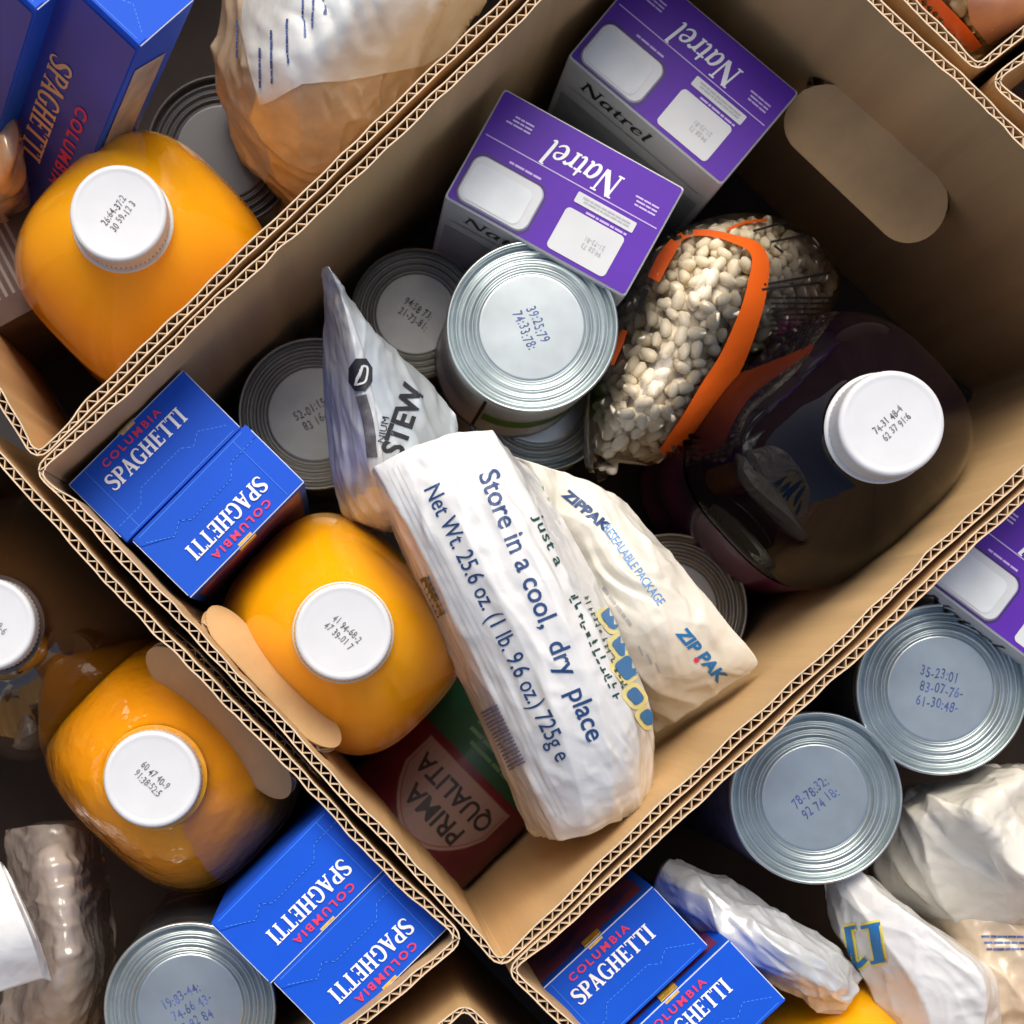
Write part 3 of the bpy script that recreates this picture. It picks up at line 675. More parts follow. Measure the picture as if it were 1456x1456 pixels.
# ------------------------------------------------------------------ juice jugs
def jugmesh(hw, H, asp=1.0, seg=96):
    sec = [(.80, 2.9, .0), (.93, 3.0, .004), (.985, 3.1, .02), (1, 3.1, .06), (.985, 3.1, .075), (1, 3.1, .09), (1, 3.1, .15), (1, 3.1, .160), (1.008, 3.1, .166), (1.004, 3.0, .172), (.982, 3.0, .179), (.950, 2.9, .190), (.895, 2.8, .203), (.82, 2.7, .2155), (.72, 2.5, .2265), (.60, 2.35, .2360), (.49, 2.2, .2430), (.41, 2.1, .2475), (.385, 2, .2515), (.385, 2, .2600)]
    nz = H / .26; v, f = [], []
    fine = catmull(sec, 4)
    for a, n, z in fine:
        w_ = hw * a
        for k in range(seg):
            th = 2 * math.pi * k / seg; c, s_ = math.cos(th), math.sin(th)
            x = math.copysign(abs(c) ** (2 / n), c); y = math.copysign(abs(s_) ** (2 / n), s_)
            ar = 1 + (asp - 1) * min(1, max(0, (a - .42) / .4))
            v.append((x * w_ * ar, y * w_, z * nz))
    R_ = len(fine)
    for i in range(R_ - 1):
        for k in range(seg): k2 = (k + 1) % seg; f.append((i * seg + k, i * seg + k2, (i + 1) * seg + k2, (i + 1) * seg + k))
    f.append(tuple(reversed(range(seg)))); f.append(tuple((R_ - 1) * seg + k for k in range(seg)))
    return mesh('jug_body', v, f, True, 60)
def capmesh(R, h):
    seg = 120; pr = [(R * .97, 0), (R, .0012), (R, h * .80), (R * .985, h * .92), (R * .955, h * .985), (R * .90, h), (R * .86, h * .985), (R * .80, h * .975), (0, h * .975)]
    v, f = lathe(pr, seg); v = [list(p) for p in v]
    for i in range(seg):
        for row in (1, 2):
            if i % 2: p = v[row * seg + i]; p[0] *= .972; p[1] *= .972
    return mesh('cap', v, f, True, 50)
def jug(label, px, py, zt, ang, m, hw=.061, asp=1.0, Rc=.0237, code=1, crot=-40, tilt=(0, 0), codem=None, cat='juice jug', group='white capped juice jugs'):
    c = P(px, py, zt); H = zt - .005
    t = thing('juice_jug', label, cat, (c.x, c.y, .0055), (tilt[0], tilt[1], math.radians(ang)), group=group)
    hb = H - .0145
    b = obj('jug_body', jugmesh(hw, hb, asp), m, t)
    obj('neck_ring', mesh('neck_ring', *lathe([(Rc * .9, hb - .0065), (Rc * 1.05, hb - .0062), (Rc * 1.06, hb - .0045), (Rc * 1.04, hb - .0038), (Rc * .9, hb - .003)], 64), smooth=True, angle=40), M_cap, t)
    cp = obj('cap', capmesh(Rc, .018), M_cap, t, (0, 0, hb - .0035))
    flat('date_code', xf(codegeo(2, 10, code), .0031, .0036, rot=math.radians(crot - ang), center=True), codem or M_ink, cp, lambda x, y, l: (x, y, .0178 + l))
    return t
jug('orange juice jug with tidy white cap next to leaning blue boxes', 168, 303, .287, 44, M_juice, .0605, 1.02, code=21, crot=52)
jug('orange juice jug inside the central box under the white bag', 488, 899, .286, 46, M_juice, .0630, .84, code=23, crot=-42)
jug('orange juice jug in crinkled wrap beside flap of cardboard', 216, 1108, .286, 46, M_juice_w, .0665, .84, code=25, crot=-42)
jk = jug('dark purple juice jug with white cap by bean bag', 1268, 602, .302, 43, M_dark, .0615, 1.14, .0254, code=27, crot=42)
lb = obj('label', mesh('label', *[(lambda q: (q[0], q[1]))((lambda me_: ([(v.co.x * 1.004, v.co.y * 1.004, v.co.z) for v in me_.vertices if .03 < v.co.z < .175], []))(jugmesh(.0615, .2825, 1.14)))[k] for k in (0, 1)]), None, jk)
seg = 96; nr = len(lb.data.vertices) // seg; vv = [tuple(v.co) for v in lb.data.vertices]
me = mesh('label', vv, [(i * seg + k, i * seg + (k + 1) % seg, (i + 1) * seg + (k + 1) % seg, (i + 1) * seg + k) for i in range(nr - 1) for k in range(seg)], True, 60)
me.materials.append(mat('jug_label_purple', (.12, .01, .09), .3, coat=.5, var=.7, vscale=24, vcol=(.012, .010, .03))); lb.data = me
jug('brown juice jug with white cap standing near black gap', -16, 888, .285, 44, M_brownj, .064, 1.0, .0225, code=29)
jug('orange juice jug mostly hidden under silver pouch', 1282, 1616, .27, 44, M_juice, .060, 1.0, code=31)

# ------------------------------------------------------------------ bags
class Bag:
    """closed pouch lofted through sections of surface points; the back of it lies 'thick' below"""
    def __init__(s, rows, thick, nu=90, nv=80, creases=40, amp=.0016, wid=.006, seed=0, length=(.02, .07), direction=None, noise_amp=.0006, seal=.35, sharp=1.6, smooth=1.0, crumple=None, fine=0):
        rows = [[np.array(P(*q)) for q in r] for r in rows]
        def cm(r):
            c = np.array(catmull(r, 12)); l = np.array([r[i] + (r[i + 1] - r[i]) * k / 12 for i in range(len(r) - 1) for k in range(12)] + [r[-1]])
            return l * (1 - smooth) + c * smooth
        A = np.array([cm(r) for r in rows]); n_ = A.shape[1]
        B = np.array([catmull(list(A[:, j]), 12) for j in range(n_)]).transpose(1, 0, 2)
        U = np.linspace(0, B.shape[0] - 1, nu); Vv = np.linspace(0, B.shape[1] - 1, nv)
        def lerp(B, x, ax):
            i = np.clip(np.floor(x).astype(int), 0, B.shape[ax] - 2); fr = x - i; a = np.take(B, i, ax); b = np.take(B, i + 1, ax)
            sh = [1, 1, 1]; sh[ax] = -1; fr = fr.reshape(sh); return a * (1 - fr) + b * fr
        G = lerp(lerp(B, U, 0), Vv, 1)
        du = np.gradient(G, axis=0); dv = np.gradient(G, axis=1); N = np.cross(du, dv); N /= np.linalg.norm(N, axis=2, keepdims=True) + 1e-12
        if N[..., 2].mean() < 0: N = -N
        r = random.Random(seed); D = np.zeros(G.shape[:2]); flatG = G.reshape(-1, 3)
        for k in range(creases):
            a = flatG[r.randrange(len(flatG))]; ln = r.uniform(*length)
            if direction is not None:
                d = np.array((direction[0], -direction[1], 0.)) + np.array([r.gauss(0, .25) for _ in range(3)])
            else: d = np.array([r.gauss(0, 1), r.gauss(0, 1), r.gauss(0, .3)])
            d /= np.linalg.norm(d); b = a + d * ln; ab = b - a
            tt = np.clip(((G - a) @ ab) / (ab @ ab), 0, 1); dist = np.linalg.norm(G - a - tt[..., None] * ab, axis=2)
            fade = np.sin(np.pi * np.clip(tt, .02, .98)) ** .7
            ww = wid * r.uniform(.5, 1.5); sg = r.choice((1, 1, -.8))
            D += sg * amp * r.uniform(.4, 1.2) * np.clip(1 - dist / ww, 0, 1) ** sharp * fade
        for k in range(fine):
            a = flatG[r.randrange(len(flatG))]; ln = r.uniform(.006, .028)
            d = np.array([r.gauss(0, 1), r.gauss(0, 1), r.gauss(0, .4)]); d /= np.linalg.norm(d); b = a + d * ln; ab = b - a
            near = np.linalg.norm(G - (a + b) / 2, axis=2) < ln
            tt = np.clip(((G[near] - a) @ ab) / (ab @ ab), 0, 1); dist = np.linalg.norm(G[near] - a - tt[:, None] * ab, axis=1)
            D[near] += r.choice((1, 1, -1)) * r.uniform(.0003, .0010) * np.clip(1 - dist / r.uniform(.0025, .006), 0, 1) * np.sin(np.pi * np.clip(tt, .03, .97)) ** .6
        if crumple:
            ca_, sa_, sc_, dr = crumple; dr = np.array((dr[0], -dr[1])) / math.hypot(*dr); ph = seed * 1.7
            for i in range(nu):
                for j in range(nv):
                    q = G[i, j]; al = q[0] * dr[0] + q[1] * dr[1]; ac = -q[0] * dr[1] + q[1] * dr[0]
                    wx = .012 * noise.noise(Vector((q[0] * 30, q[1] * 30, ph)))
                    v1 = noise.noise(Vector((al * sa_ + ph, (ac + wx) * sc_, q[2] * sc_ * .6)))
                    v2 = noise.noise(Vector((al * sa_ * 2.1 + ph + 7, (ac + wx) * sc_ * 2.3, q[2] * sc_)))
                    D[i, j] += ca_ * ((1 - min(1, abs(v1) * 2.2)) ** 2 + .45 * (1 - min(1, abs(v2) * 2.2)) ** 2 - .4)
                    fz = (ac + wx * .8) * sc_ * 2.6 + .7 * noise.noise(Vector((q[0] * 26 + ph, q[1] * 26, q[2] * 26))); fz -= math.floor(fz)
                    md = max(0, noise.noise(Vector((q[0] * 33, q[1] * 33 + ph, q[2] * 33 + 5))) + .15)
                    D[i, j] += ca_ * 1.15 * md * (min(fz / .72, (1 - fz) / .28) - .5)
        if noise_amp:
            ph = seed * 3.1
            for i in range(nu):
                for j in range(nv):
                    q = G[i, j]; D[i, j] += noise_amp * noise.noise(Vector((q[0] * 55 + ph, q[1] * 55, q[2] * 55))) + .4 * noise_amp * noise.noise(Vector((q[0] * 160 + ph, q[1] * 160, q[2] * 160)))
        G = G + N * D[..., None]
        u = np.linspace(0, 1, nu)[:, None]; v_ = np.linspace(0, 1, nv)[None, :]
        prof = (np.clip(4 * v_ * (1 - v_), 0, 1) ** .5) * (np.clip(4 * u * (1 - u), 0, 1) ** seal)
        Bk = G.copy(); Bk[..., 2] -= np.maximum(thick * prof, .0006)
        Bk[..., 2] = np.maximum(Bk[..., 2], .006)
        s.G, s.Bk, s.nu, s.nv = G, Bk, nu, nv
        idx = np.arange(nu * nv).reshape(nu, nv); F = []
        a, b, c, d = idx[:-1, :-1].ravel(), idx[1:, :-1].ravel(), idx[1:, 1:].ravel(), idx[:-1, 1:].ravel()
        F += list(zip(a.tolist(), b.tolist(), c.tolist(), d.tolist())); o = nu * nv; s.front = list(F)
        F += list(zip((d + o).tolist(), (c + o).tolist(), (b + o).tolist(), (a + o).tolist()))
        rim = list(idx[:, 0]) + list(idx[-1, 1:]) + list(idx[-2::-1, -1]) + list(idx[0, -2:0:-1]); rim = [int(x) for x in rim]
        F += [(rim[(k + 1) % len(rim)], rim[k], rim[k] + o, rim[(k + 1) % len(rim)] + o) for k in range(len(rim))]
        s.V = np.concatenate((G.reshape(-1, 3), Bk.reshape(-1, 3))); s.F = F
        s.base = Vector((float(s.V[:, 0].mean()), float(s.V[:, 1].mean()), float(s.V[:, 2].min())))
        s.bvh = BVHTree.FromPolygons([Vector(q) for q in s.V.tolist()], F)
    def build(s, name, label, cat, m, body='bag_film', group=None):
        s.t = thing(name, label, cat, s.base, group=group)
        me = mesh(body, rel(s.V.tolist(), s.t), s.F, True)
        bm = bmesh.new(); bm.from_mesh(me); bmesh.ops.recalc_face_normals(bm, faces=bm.faces); bm.to_mesh(me); bm.free()
        s.o = obj(body, me, m, s.t); return s.t
    def text(s, name, g, m, x0, y0, x1, y1, h, step=6): return wrap(name, pxtext(g, x0, y0, x1, y1, h), m, s.t, s.bvh, step=step)
    def shape(s, name, pts, m, step=8, lift=.0004): return wrap(name, rectgeo(pts), m, s.t, s.bvh, step=step, lift=lift)
    def geo(s, name, g, m, step=8, lift=.0004): return wrap(name, g, m, s.t, s.bvh, step=step, lift=lift)

# big white bag: gusset edge, left edge, front, crease, side
wb = Bag([
 [(534, 678, .246), (532, 664, .284), (590, 634, .290), (650, 616, .290), (700, 613, .284), (718, 640, .246)],
 [(556, 744, .230), (566, 722, .290), (625, 700, .303), (690, 676, .306), (735, 676, .300), (770, 690, .256)],
 [(588, 822, .220), (612, 812, .292), (680, 790, .312), (745, 765, .315), (792, 782, .304), (828, 790, .258)],
 [(640, 932, .215), (664, 916, .292), (728, 890, .314), (796, 868, .317), (842, 884, .306), (880, 900, .255)],
 [(688, 1037, .210), (712, 1018, .290), (776, 990, .312), (842, 968, .314), (886, 985, .302), (922, 1002, .250)],
 [(722, 1112, .205), (748, 1096, .286), (808, 1075, .306), (866, 1058, .307), (908, 1062, .292), (930, 1082, .245)],
 [(750, 1174, .200), (780, 1164, .278), (830, 1152, .292), (872, 1142, .292), (908, 1136, .278), (930, 1142, .240)],
 [(764, 1188, .198), (794, 1194, .270), (830, 1186, .279), (868, 1170, .279), (900, 1160, .268), (922, 1154, .238)]],
 .09, 180, 140, 40, .0013, .006, 5, direction=(.42, .9), noise_amp=.0005, smooth=.22, crumple=(.0012, 12, 40, (.42, .9)), fine=130)
wb.build('food_bag', 'white bag printed with net weight lying across orange jug', 'bag', M_bagw)
wb.text('storage_lettering', tgeo('Store in a cool,  dry  place', .012), M_teal, 680, 676, 836, 1056, 29)
wb.text('weight_lettering', tgeo('Net Wt. 25.6 oz. (1 lb. 9.6 oz.) 725g e', .004), M_teal, 603, 697, 792, 1084, 25)
for k, dx in enumerate((6, 13, 20)):
    wb.geo('crimp_line', ribbon([(545 + dx, 672 - dx * .5), (612 + dx, 806 - dx * .5), (668 + dx, 916 - dx * .5), (714 + dx, 1012 - dx * .5), (752 + dx, 1098 - dx * .5), (786 + dx, 1164 - dx * .5)], 1.6), mat('crimp_grey', (.55, .56, .57), .4), 7, .0003)
wb.text('recipe_lettering', tgeo('Just a', .01, 1.1), M_dgreen, 757, 734, 790, 806, 13)
wb.text('recipe_lettering', scrawl(13, 91), M_dgreen, 806, 850, 872, 996, 13)
wb.text('recipe_lettering', scrawl(18, 92), M_dgreen, 828, 850, 884, 980, 8)
wb.shape('leaf_print', [(764, 668), (775, 676), (790, 705), (799, 735), (786, 722), (772, 700)], M_green)
bar = []
for k in range(17):
    y = 1012 + k * 5.0; x = 682 + k * 2.5; w_ = 2.6 if k % 3 else 3.6
    bar.append(rectgeo([(x + 4, y), (x + 26, y - 12), (x + 26 + 1, y - 12 + w_), (x + 5, y + w_)]))
wb.geo('barcode', merge(*bar), mat('barcode_blue', (.12, .13, .22), .5), 4, .0011)
wb.shape('side_stripe', [(600, 822), (609, 818), (634, 872), (626, 878)], M_black, 4, .0014)
# logo letters along the far crease
logo = [(868, 880, 30, 20), (884, 918, 26, 24), (890, 950, 30, 26), (902, 990, 24, 18), (920, 1020, 22, 18)]

# cream resealable bag
zb = Bag([
 [(700, 640, .200), (750, 655, .225), (800, 672, .238), (852, 694, .238), (892, 716, .232)],
 [(740, 720, .200), (790, 730, .238), (845, 740, .250), (900, 748, .244), (938, 770, .236)],
 [(790, 810, .200), (840, 815, .245), (890, 812, .255), (945, 815, .250), (992, 836, .240)],
 [(840, 900, .195), (885, 905, .245), (935, 895, .255), (985, 880, .250), (1038, 892, .242)],
 [(880, 975, .190), (915, 980, .225), (960, 965, .238), (1015, 940, .242), (1076, 938, .238)],
 [(915, 1040, .180), (940, 1036, .195), (970, 1020, .212), (1020, 985, .226), (1066, 956, .234)]],
 .05, 120, 110, 24, .0016, .007, 9, direction=(.6, .75), noise_amp=.0005, smooth=.7, crumple=(.0015, 12, 34, (.6, .75)), fine=110)
zb.build('food_bag', 'cream resealable bag tucked under the white bag, blue lettering', 'bag', M_bagc)
zb.text('zipper_lettering', tgeo('ZIP PAK', .04, 1.0, .15), M_royal, 960, 900, 1022, 972, 17)
zb.shape('zipper_dot', [(990 + 4 * math.cos(a), 938 + 4 * math.sin(a)) for a in np.linspace(0, 6.0, 9)], M_red)
zb.text('reseal_lettering', tgeo('RESEALABLE PACKAGE', .0, .9), M_sky, 856, 752, 936, 862, 13)
zb.text('zipper_lettering', tgeo('ZIPPAK', .05, 1.0, .1), M_teal, 798, 704, 860, 756, 13)
zb.text('small_print', lines(1, 12, 1, 93, .8), M_grey, 856, 836, 896, 890, 5)
for k in range(3): zb.geo('tick_mark', ribbon([(908 + k * 12, 918 + k * 12), (914 + k * 12, 932 + k * 12)], 2.5), M_grey)
lg = []
for x, y, ww, hh in logo:
    c, s_ = math.cos(math.radians(52)), math.sin(math.radians(52))
    o_ = [(x + px_ * c - py_ * s_, y + px_ * s_ + py_ * c) for px_, py_ in stadium(ww + 12, hh + 12, 10, 3)]; i_ = [(x + px_ * c - py_ * s_, y + px_ * s_ + py_ * c) for px_, py_ in stadium(ww, hh, 6, 3)]
    tgt = wb if wb.bvh.ray_cast(CAMP, (P(x, y, 0) - CAMP).normalized())[0] is not None else zb
    tgt.shape('logo_outline', o_, mat('pale_yellow_ink', (.78, .70, .28), .5), 6, .0003); tgt.shape('logo_letter', i_, M_royal, 6, .0006)

# foil stew pouch
sp = Bag([
 [(460, 381, .262), (463, 379, .268), (467, 380, .270), (472, 384, .268), (478, 392, .262)],
 [(460, 430, .232), (470, 428, .250), (486, 424, .264), (506, 444, .258), (526, 466, .240)],
 [(458, 520, .215), (478, 516, .238), (506, 505, .262), (552, 508, .250), (604, 536, .225)],
 [(463, 600, .200), (488, 600, .230), (520, 590, .258), (576, 588, .250), (645, 590, .225)],
 [(472, 680, .195), (500, 688, .228), (532, 668, .252), (590, 660, .248), (650, 650, .225)],
 [(486, 722, .190), (520, 740, .215), (556, 735, .230), (600, 718, .225), (645, 700, .210)],
 [(500, 742, .185), (535, 752, .195), (566, 754, .205), (604, 735, .205), (640, 712, .200)]],
 .03, 140, 90, 30, .0016, .0055, 12, direction=(.1, 1), noise_amp=.0005, length=(.015, .05), smooth=.6, crumple=(.0013, 14, 60, (.1, 1)), fine=90)
sp.build('foil_pouch', 'silver stew pouch standing between spaghetti boxes and stacked cans', 'pouch', M_foil, 'foil_skin')
fr_ = [q for k, q in enumerate(sp.front) if (k % (sp.nv - 1)) > 50 and k // (sp.nv - 1) > 8]
us_ = sorted({i for q in fr_ for i in q}); ix_ = {i: k for k, i in enumerate(us_)}
obj('front_panel', mesh('front_panel', [Vector(sp.V[i].tolist()) - sp.base + Vector((0, 0, .0005)) for i in us_], [tuple(ix_[i] for i in q) for q in fr_], True), M_foilm, sp.t)
sp.text('title_lettering', tgeo('STEW', .03), M_black, 570, 652, 604, 552, 31)
for o_ in [c for c in sp.t.children if c.name.startswith('title')]: o_.location = (0, 0, .0006)
q = sp.text('grade_lettering', tgeo('NIUM', .0), M_black, 546, 630, 553, 594, 10)
if q: q.location = (0, 0, .0006)
q = sp.shape('emblem', [(513 + 17 * math.cos(a + .4), 533 + 25 * math.sin(a + .4)) for a in np.linspace(0, 2 * math.pi, 9)[:-1]], M_black, 6, .0008)
q2 = sp.geo('emblem_stroke', merge(ribbon([(508, 548), (514, 520)], 3), ribbon([(514, 520), (521, 524), (519, 542), (510, 547)], 3)), M_cwhite, 6, .0012)
q3 = sp.geo('print_block', ribbon([(514, 562), (524, 600), (530, 650)], 14), mat('print_dark', (.08, .08, .09), .5, var=.6, vscale=200), 6, .0007)

# ---------------------------------------------------------------- bean bags
def beanmesh():
    v, f = lathe([(0, -.5), (.30, -.40), (.47, -.16), (.50, .08), (.40, .33), (0, .5)], 8)
    v = [((x * .0073 + .0012 * (4 * z * z)), y * .0063, z * .0104) for x, y, z in v]
    return mesh('bean', v, f, True)
ME_BEAN = beanmesh(); ME_BEAN.materials.append(M_bean)
def fill_beans(bag, n_obj, seed, dmin=.0070, inset=.0037, total=600, zcut=None):
    r = random.Random(seed); G = bag.G; du = np.gradient(G, axis=0); dv = np.gradient(G, axis=1); N = np.cross(du, dv); N /= np.linalg.norm(N, axis=2, keepdims=True)
    if N[..., 2].mean() < 0: N = -N
    pts = []; tries = 0
    while len(pts) < total and tries < 60000:
        tries += 1; i = r.randrange(2, bag.nu - 2); j = r.randrange(2, bag.nv - 2); p = Vector(G[i, j]) - Vector(N[i, j]) * (inset + r.random() * .0008)
        if all((p - q[0]).length_squared > dmin * dmin for q in pts): pts.append((p, Vector(N[i, j]), i, j))
    cx = sum((q[0] for q in pts), Vector()) / len(pts)
    stuffv, stufff = [], []
    # largest in the picture first: the highest ones
    pts.sort(key=lambda q: -q[1].z - q[0].z * 2)
    for k, (p, n, i, j) in enumerate(pts):
        ax = n.orthogonal().normalized(); ax = Matrix.Rotation(r.random() * 6.28, 3, n) @ ax; ax = (ax + n * r.uniform(-.3, .3)).normalized()
        Z = ax; X = (n - Z * n.dot(Z)).normalized(); Y = Z.cross(X); R3 = Matrix((X, Y, Z)).transposed(); sc = r.uniform(.80, 1.14)
        if k < n_obj:
            o = bpy.data.objects.new('bean', ME_BEAN); C.objects.link(o); o.parent = bag.t
            o.matrix_local = Matrix.Translation(p - bag.base) @ R3.to_4x4() @ Matrix.Scale(sc, 4)
        else:
            o_ = len(stuffv); stuffv += [p - bag.base + R3 @ (v.co * sc) for v in ME_BEAN.vertices]; stufff += [tuple(o_ + x for x in q.vertices) for q in ME_BEAN.polygons]
    for (p, n, i, j) in pts:                                # second layer fills the gaps
        p2 = p - n * .0045 + Vector((r.uniform(-.003, .003), r.uniform(-.003, .003), 0)); ax = Vector((r.gauss(0, 1), r.gauss(0, 1), r.gauss(0, .4))).normalized()
        R3 = ax.to_track_quat('Z', 'Y').to_matrix(); o_ = len(stuffv)
        stuffv += [p2 - bag.base + R3 @ v.co for v in ME_BEAN.vertices]; stufff += [tuple(o_ + x for x in q.vertices) for q in ME_BEAN.polygons]
    o = obj('bean_fill', mesh('bean_fill', stuffv, stufff, True), M_bean, bag.t); o['kind'] = 'stuff'
    V = bag.V.copy(); nG = bag.nu * bag.nv
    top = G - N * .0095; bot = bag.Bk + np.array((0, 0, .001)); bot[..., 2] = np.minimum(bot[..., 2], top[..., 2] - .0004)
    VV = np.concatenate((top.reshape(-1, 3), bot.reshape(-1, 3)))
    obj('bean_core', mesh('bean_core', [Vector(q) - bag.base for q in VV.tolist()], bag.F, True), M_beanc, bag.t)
bb = Bag([
 [(838, 672, .175), (848, 664, .196), (862, 655, .204), (880, 652, .204), (905, 656, .196), (925, 662, .170)],
 [(838, 590, .180), (872, 585, .216), (910, 586, .224), (950, 596, .220), (985, 612, .196), (1005, 625, .150)],
 [(846, 505, .160), (900, 498, .208), (956, 498, .222), (1010, 510, .215), (1055, 530, .188), (1085, 556, .145)],
 [(868, 425, .150), (930, 410, .204), (1000, 406, .222), (1062, 420, .212), (1120, 445, .180), (1150, 485, .135)],
 [(906, 368, .135), (958, 346, .184), (1020, 336, .205), (1085, 345, .197), (1150, 375, .165), (1190, 425, .125)],
 [(950, 334, .115), (996, 314, .145), (1045, 303, .160), (1100, 308, .155), (1160, 338, .135), (1196, 385, .110)]],
 .12, 90, 80, 26, .0007, .006, 15, noise_amp=.0003, seal=.4)
bb.build('bean_bag', 'clear bag of pale beans with orange printed frame beside dark jug', 'bean bag', M_film)
fill_beans(bb, 290, 3, total=480)
def curve_px(pts, n=8): return [tuple(p) for p in catmull(pts, n)]
band = [(930, 398), (948, 364), (972, 336), (1010, 333), (1046, 342), (1070, 352), (1080, 372), (1076, 405), (1066, 445), (1040, 510), (1012, 556), (984, 602), (958, 632), (940, 642)]
bw = [18, 19, 10, 9, 12, 18, 24, 28, 31, 36, 38, 37, 30, 12]
bb.geo('orange_frame', ribbon(band, bw), M_orange, 8, .0006)
bb.geo('orange_frame', ribbon([(890, 470), (880, 492), (872, 520)], [8, 12, 4]), M_orange, 8, .0006)
bb.geo('dark_mark', ribbon([(920, 412), (908, 446)], 8), M_black, 8, .0006)
for k, (a, b) in enumerate((((1085, 405), (1180, 388)), ((1082, 412), (1165, 402)), ((1070, 330), (1120, 316)), ((1095, 345), (1145, 335)), ((1100, 350), (1112, 360)))):
    bb.geo('print_line', ribbon([a, b], 3.5), M_black, 8, .0006)
bb.geo('print_lines', xf(lines(9, 120, 70, 5, .4), 1, -1, 1095, 425), M_black, 8, .0006)
bb.geo('red_print', ribbon([(1034, 328), (1058, 318), (1090, 314)], 4), M_orange, 8, .0006)
# corner flag of the film
cf = Bag([[(842, 640, .200), (856, 650, .204)], [(844, 664, .192), (872, 664, .196)], [(850, 688, .172), (862, 682, .175)]], .0012, 14, 10, 8, .001, .004, 4, noise_amp=.0004)
me = mesh('corner_seal', [Vector(q) - bb.base for q in cf.V.tolist()], cf.F, True); obj('corner_seal', me, M_film2, bb.t)
ub = Bag([
 [(1240, -120, .20), (1290, -110, .24), (1350, -100, .26), (1420, -100, .25), (1500, -90, .20)],
 [(1250, -60, .20), (1300, -50, .25), (1360, -40, .27), (1440, -40, .26), (1510, -40, .21)],
 [(1285, -5, .20), (1330, 0, .25), (1385, 5, .268), (1450, 0, .255), (1510, -5, .21)],
 [(1330, 45, .19), (1360, 45, .235), (1400, 42, .245), (1445, 35, .23), (1490, 30, .19)],
 [(1370, 85, .16), (1385, 80, .19), (1405, 75, .20), (1435, 66, .19), (1465, 60, .16)]],
 .15, 50, 50, 20, .001, .006, 17, noise_amp=.0004)
ub.build('bean_bag', 'clear bean bag with orange stripe in the otherwise bare box', 'bean bag', M_film2)
fill_beans(ub, 120, 5, total=200)
ub.geo('orange_frame', ribbon([(1290, -30), (1330, 10), (1364, 46), (1384, 72)], 30), M_orange, 8, .0006)
ub.shape('pink_label', [(1372, -20), (1456, -60), (1480, 20), (1405, 62), (1380, 30)], mat('pink_film', (.48, .26, .20), .35, coat=.3, var=.15, vscale=70), 8, .0006)

# ---------------------------------------------------------------- pasta bag upper left
pb = Bag([
 [(330, -70, .20), (420, -70, .265), (520, -70, .285), (610, -60, .26), (690, -50, .21)],
 [(312, 30, .18), (385, 20, .260), (480, 10, .285), (590, 0, .265), (690, -10, .215)],
 [(306, 105, .16), (365, 110, .245), (450, 110, .270), (545, 90, .250), (640, 62, .205)],
 [(322, 170, .14), (380, 185, .220), (455, 185, .240), (540, 150, .228), (610, 112, .190)],
 [(352, 235, .12), (405, 250, .185), (465, 240, .200), (535, 200, .195), (600, 145, .165)],
 [(400, 292, .08), (435, 312, .125), (470, 302, .140), (525, 262, .140), (585, 200, .120)]],
 .13, 130, 120, 30, .0020, .008, 19, direction=(.35, 1), noise_amp=.0006, crumple=(.0030, 10, 32, (.35, 1)), fine=110)
pb.build('pasta_bag', 'tan filled bag with white printed label beside orange jug', 'pasta bag', M_pasta)
pb.shape('white_label', [(352, -40), (345, 40), (358, 100), (372, 148), (392, 140), (430, 118), (500, 112), (600, 92), (655, 60), (690, 0), (690, -40)], mat('label_film', (.70, .71, .68), .25, coat=.6, var=.1, vscale=30, bump=.25, bscale=60, bdist=.003), 5, .0012)
for k, (x, y0, y1) in enumerate(((372, 70, 128), (388, 45, 125), (410, 30, 90), (340, 30, 74), (432, -10, 60), (446, -20, 40), (460, -20, 30))):
    gg_ = lines(1, y1 - y0, 5, 40 + k, .6); vv_ = np.array([(x + p[1] * 1.0, y0 + p[0]) for p in gg_[0]])
    pb.geo('label_print', (vv_, gg_[1]), M_bink, 5, .0018)

# ---------------------------------------------------------------- lower-right bags
fp = Bag([
 [(962, 1222, .20), (948, 1226, .215), (936, 1246, .215), (934, 1276, .195)],
 [(1020, 1248, .20), (1004, 1262, .228), (982, 1288, .230), (968, 1310, .20)],
 [(1090, 1286, .21), (1070, 1306, .240), (1046, 1334, .242), (1030, 1352, .215)],
 [(1150, 1318, .21), (1130, 1344, .245), (1106, 1374, .246), (1088, 1394, .22)],
 [(1196, 1350, .21), (1180, 1376, .240), (1160, 1404, .242), (1146, 1424, .222)],
 [(1226, 1386, .20), (1220, 1404, .222), (1208, 1424, .226), (1190, 1446, .212)]],
 .03, 130, 90, 30, .0020, .006, 23, direction=(.8, .6), noise_amp=.0006, length=(.015, .05), crumple=(.0030, 16, 48, (.8, .6)), fine=120)
fp.build('foil_pouch', 'crumpled silver pouch lying over blue boxes and orange jug', 'pouch', M_foil, 'foil_skin')
lb_ = Bag([
 [(1176, 1256, .195), (1196, 1244, .214), (1222, 1240, .222), (1246, 1252, .185)],
 [(1188, 1302, .205), (1222, 1290, .232), (1272, 1284, .240), (1300, 1302, .185)],
 [(1210, 1354, .210), (1258, 1340, .240), (1332, 1330, .248), (1362, 1344, .190)],
 [(1236, 1402, .212), (1296, 1390, .244), (1384, 1376, .252), (1416, 1386, .195)],
 [(1260, 1452, .212), (1320, 1442, .244), (1400, 1424, .250), (1428, 1426, .195)],
 [(1290, 1512, .210), (1330, 1502, .238), (1396, 1488, .242), (1420, 1482, .190)]],
 .05, 120, 110, 24, .0016, .007, 29, direction=(.5, .6), noise_amp=.0006, smooth=.2, crumple=(.0018, 9, 30, (.75, .6)), fine=110)
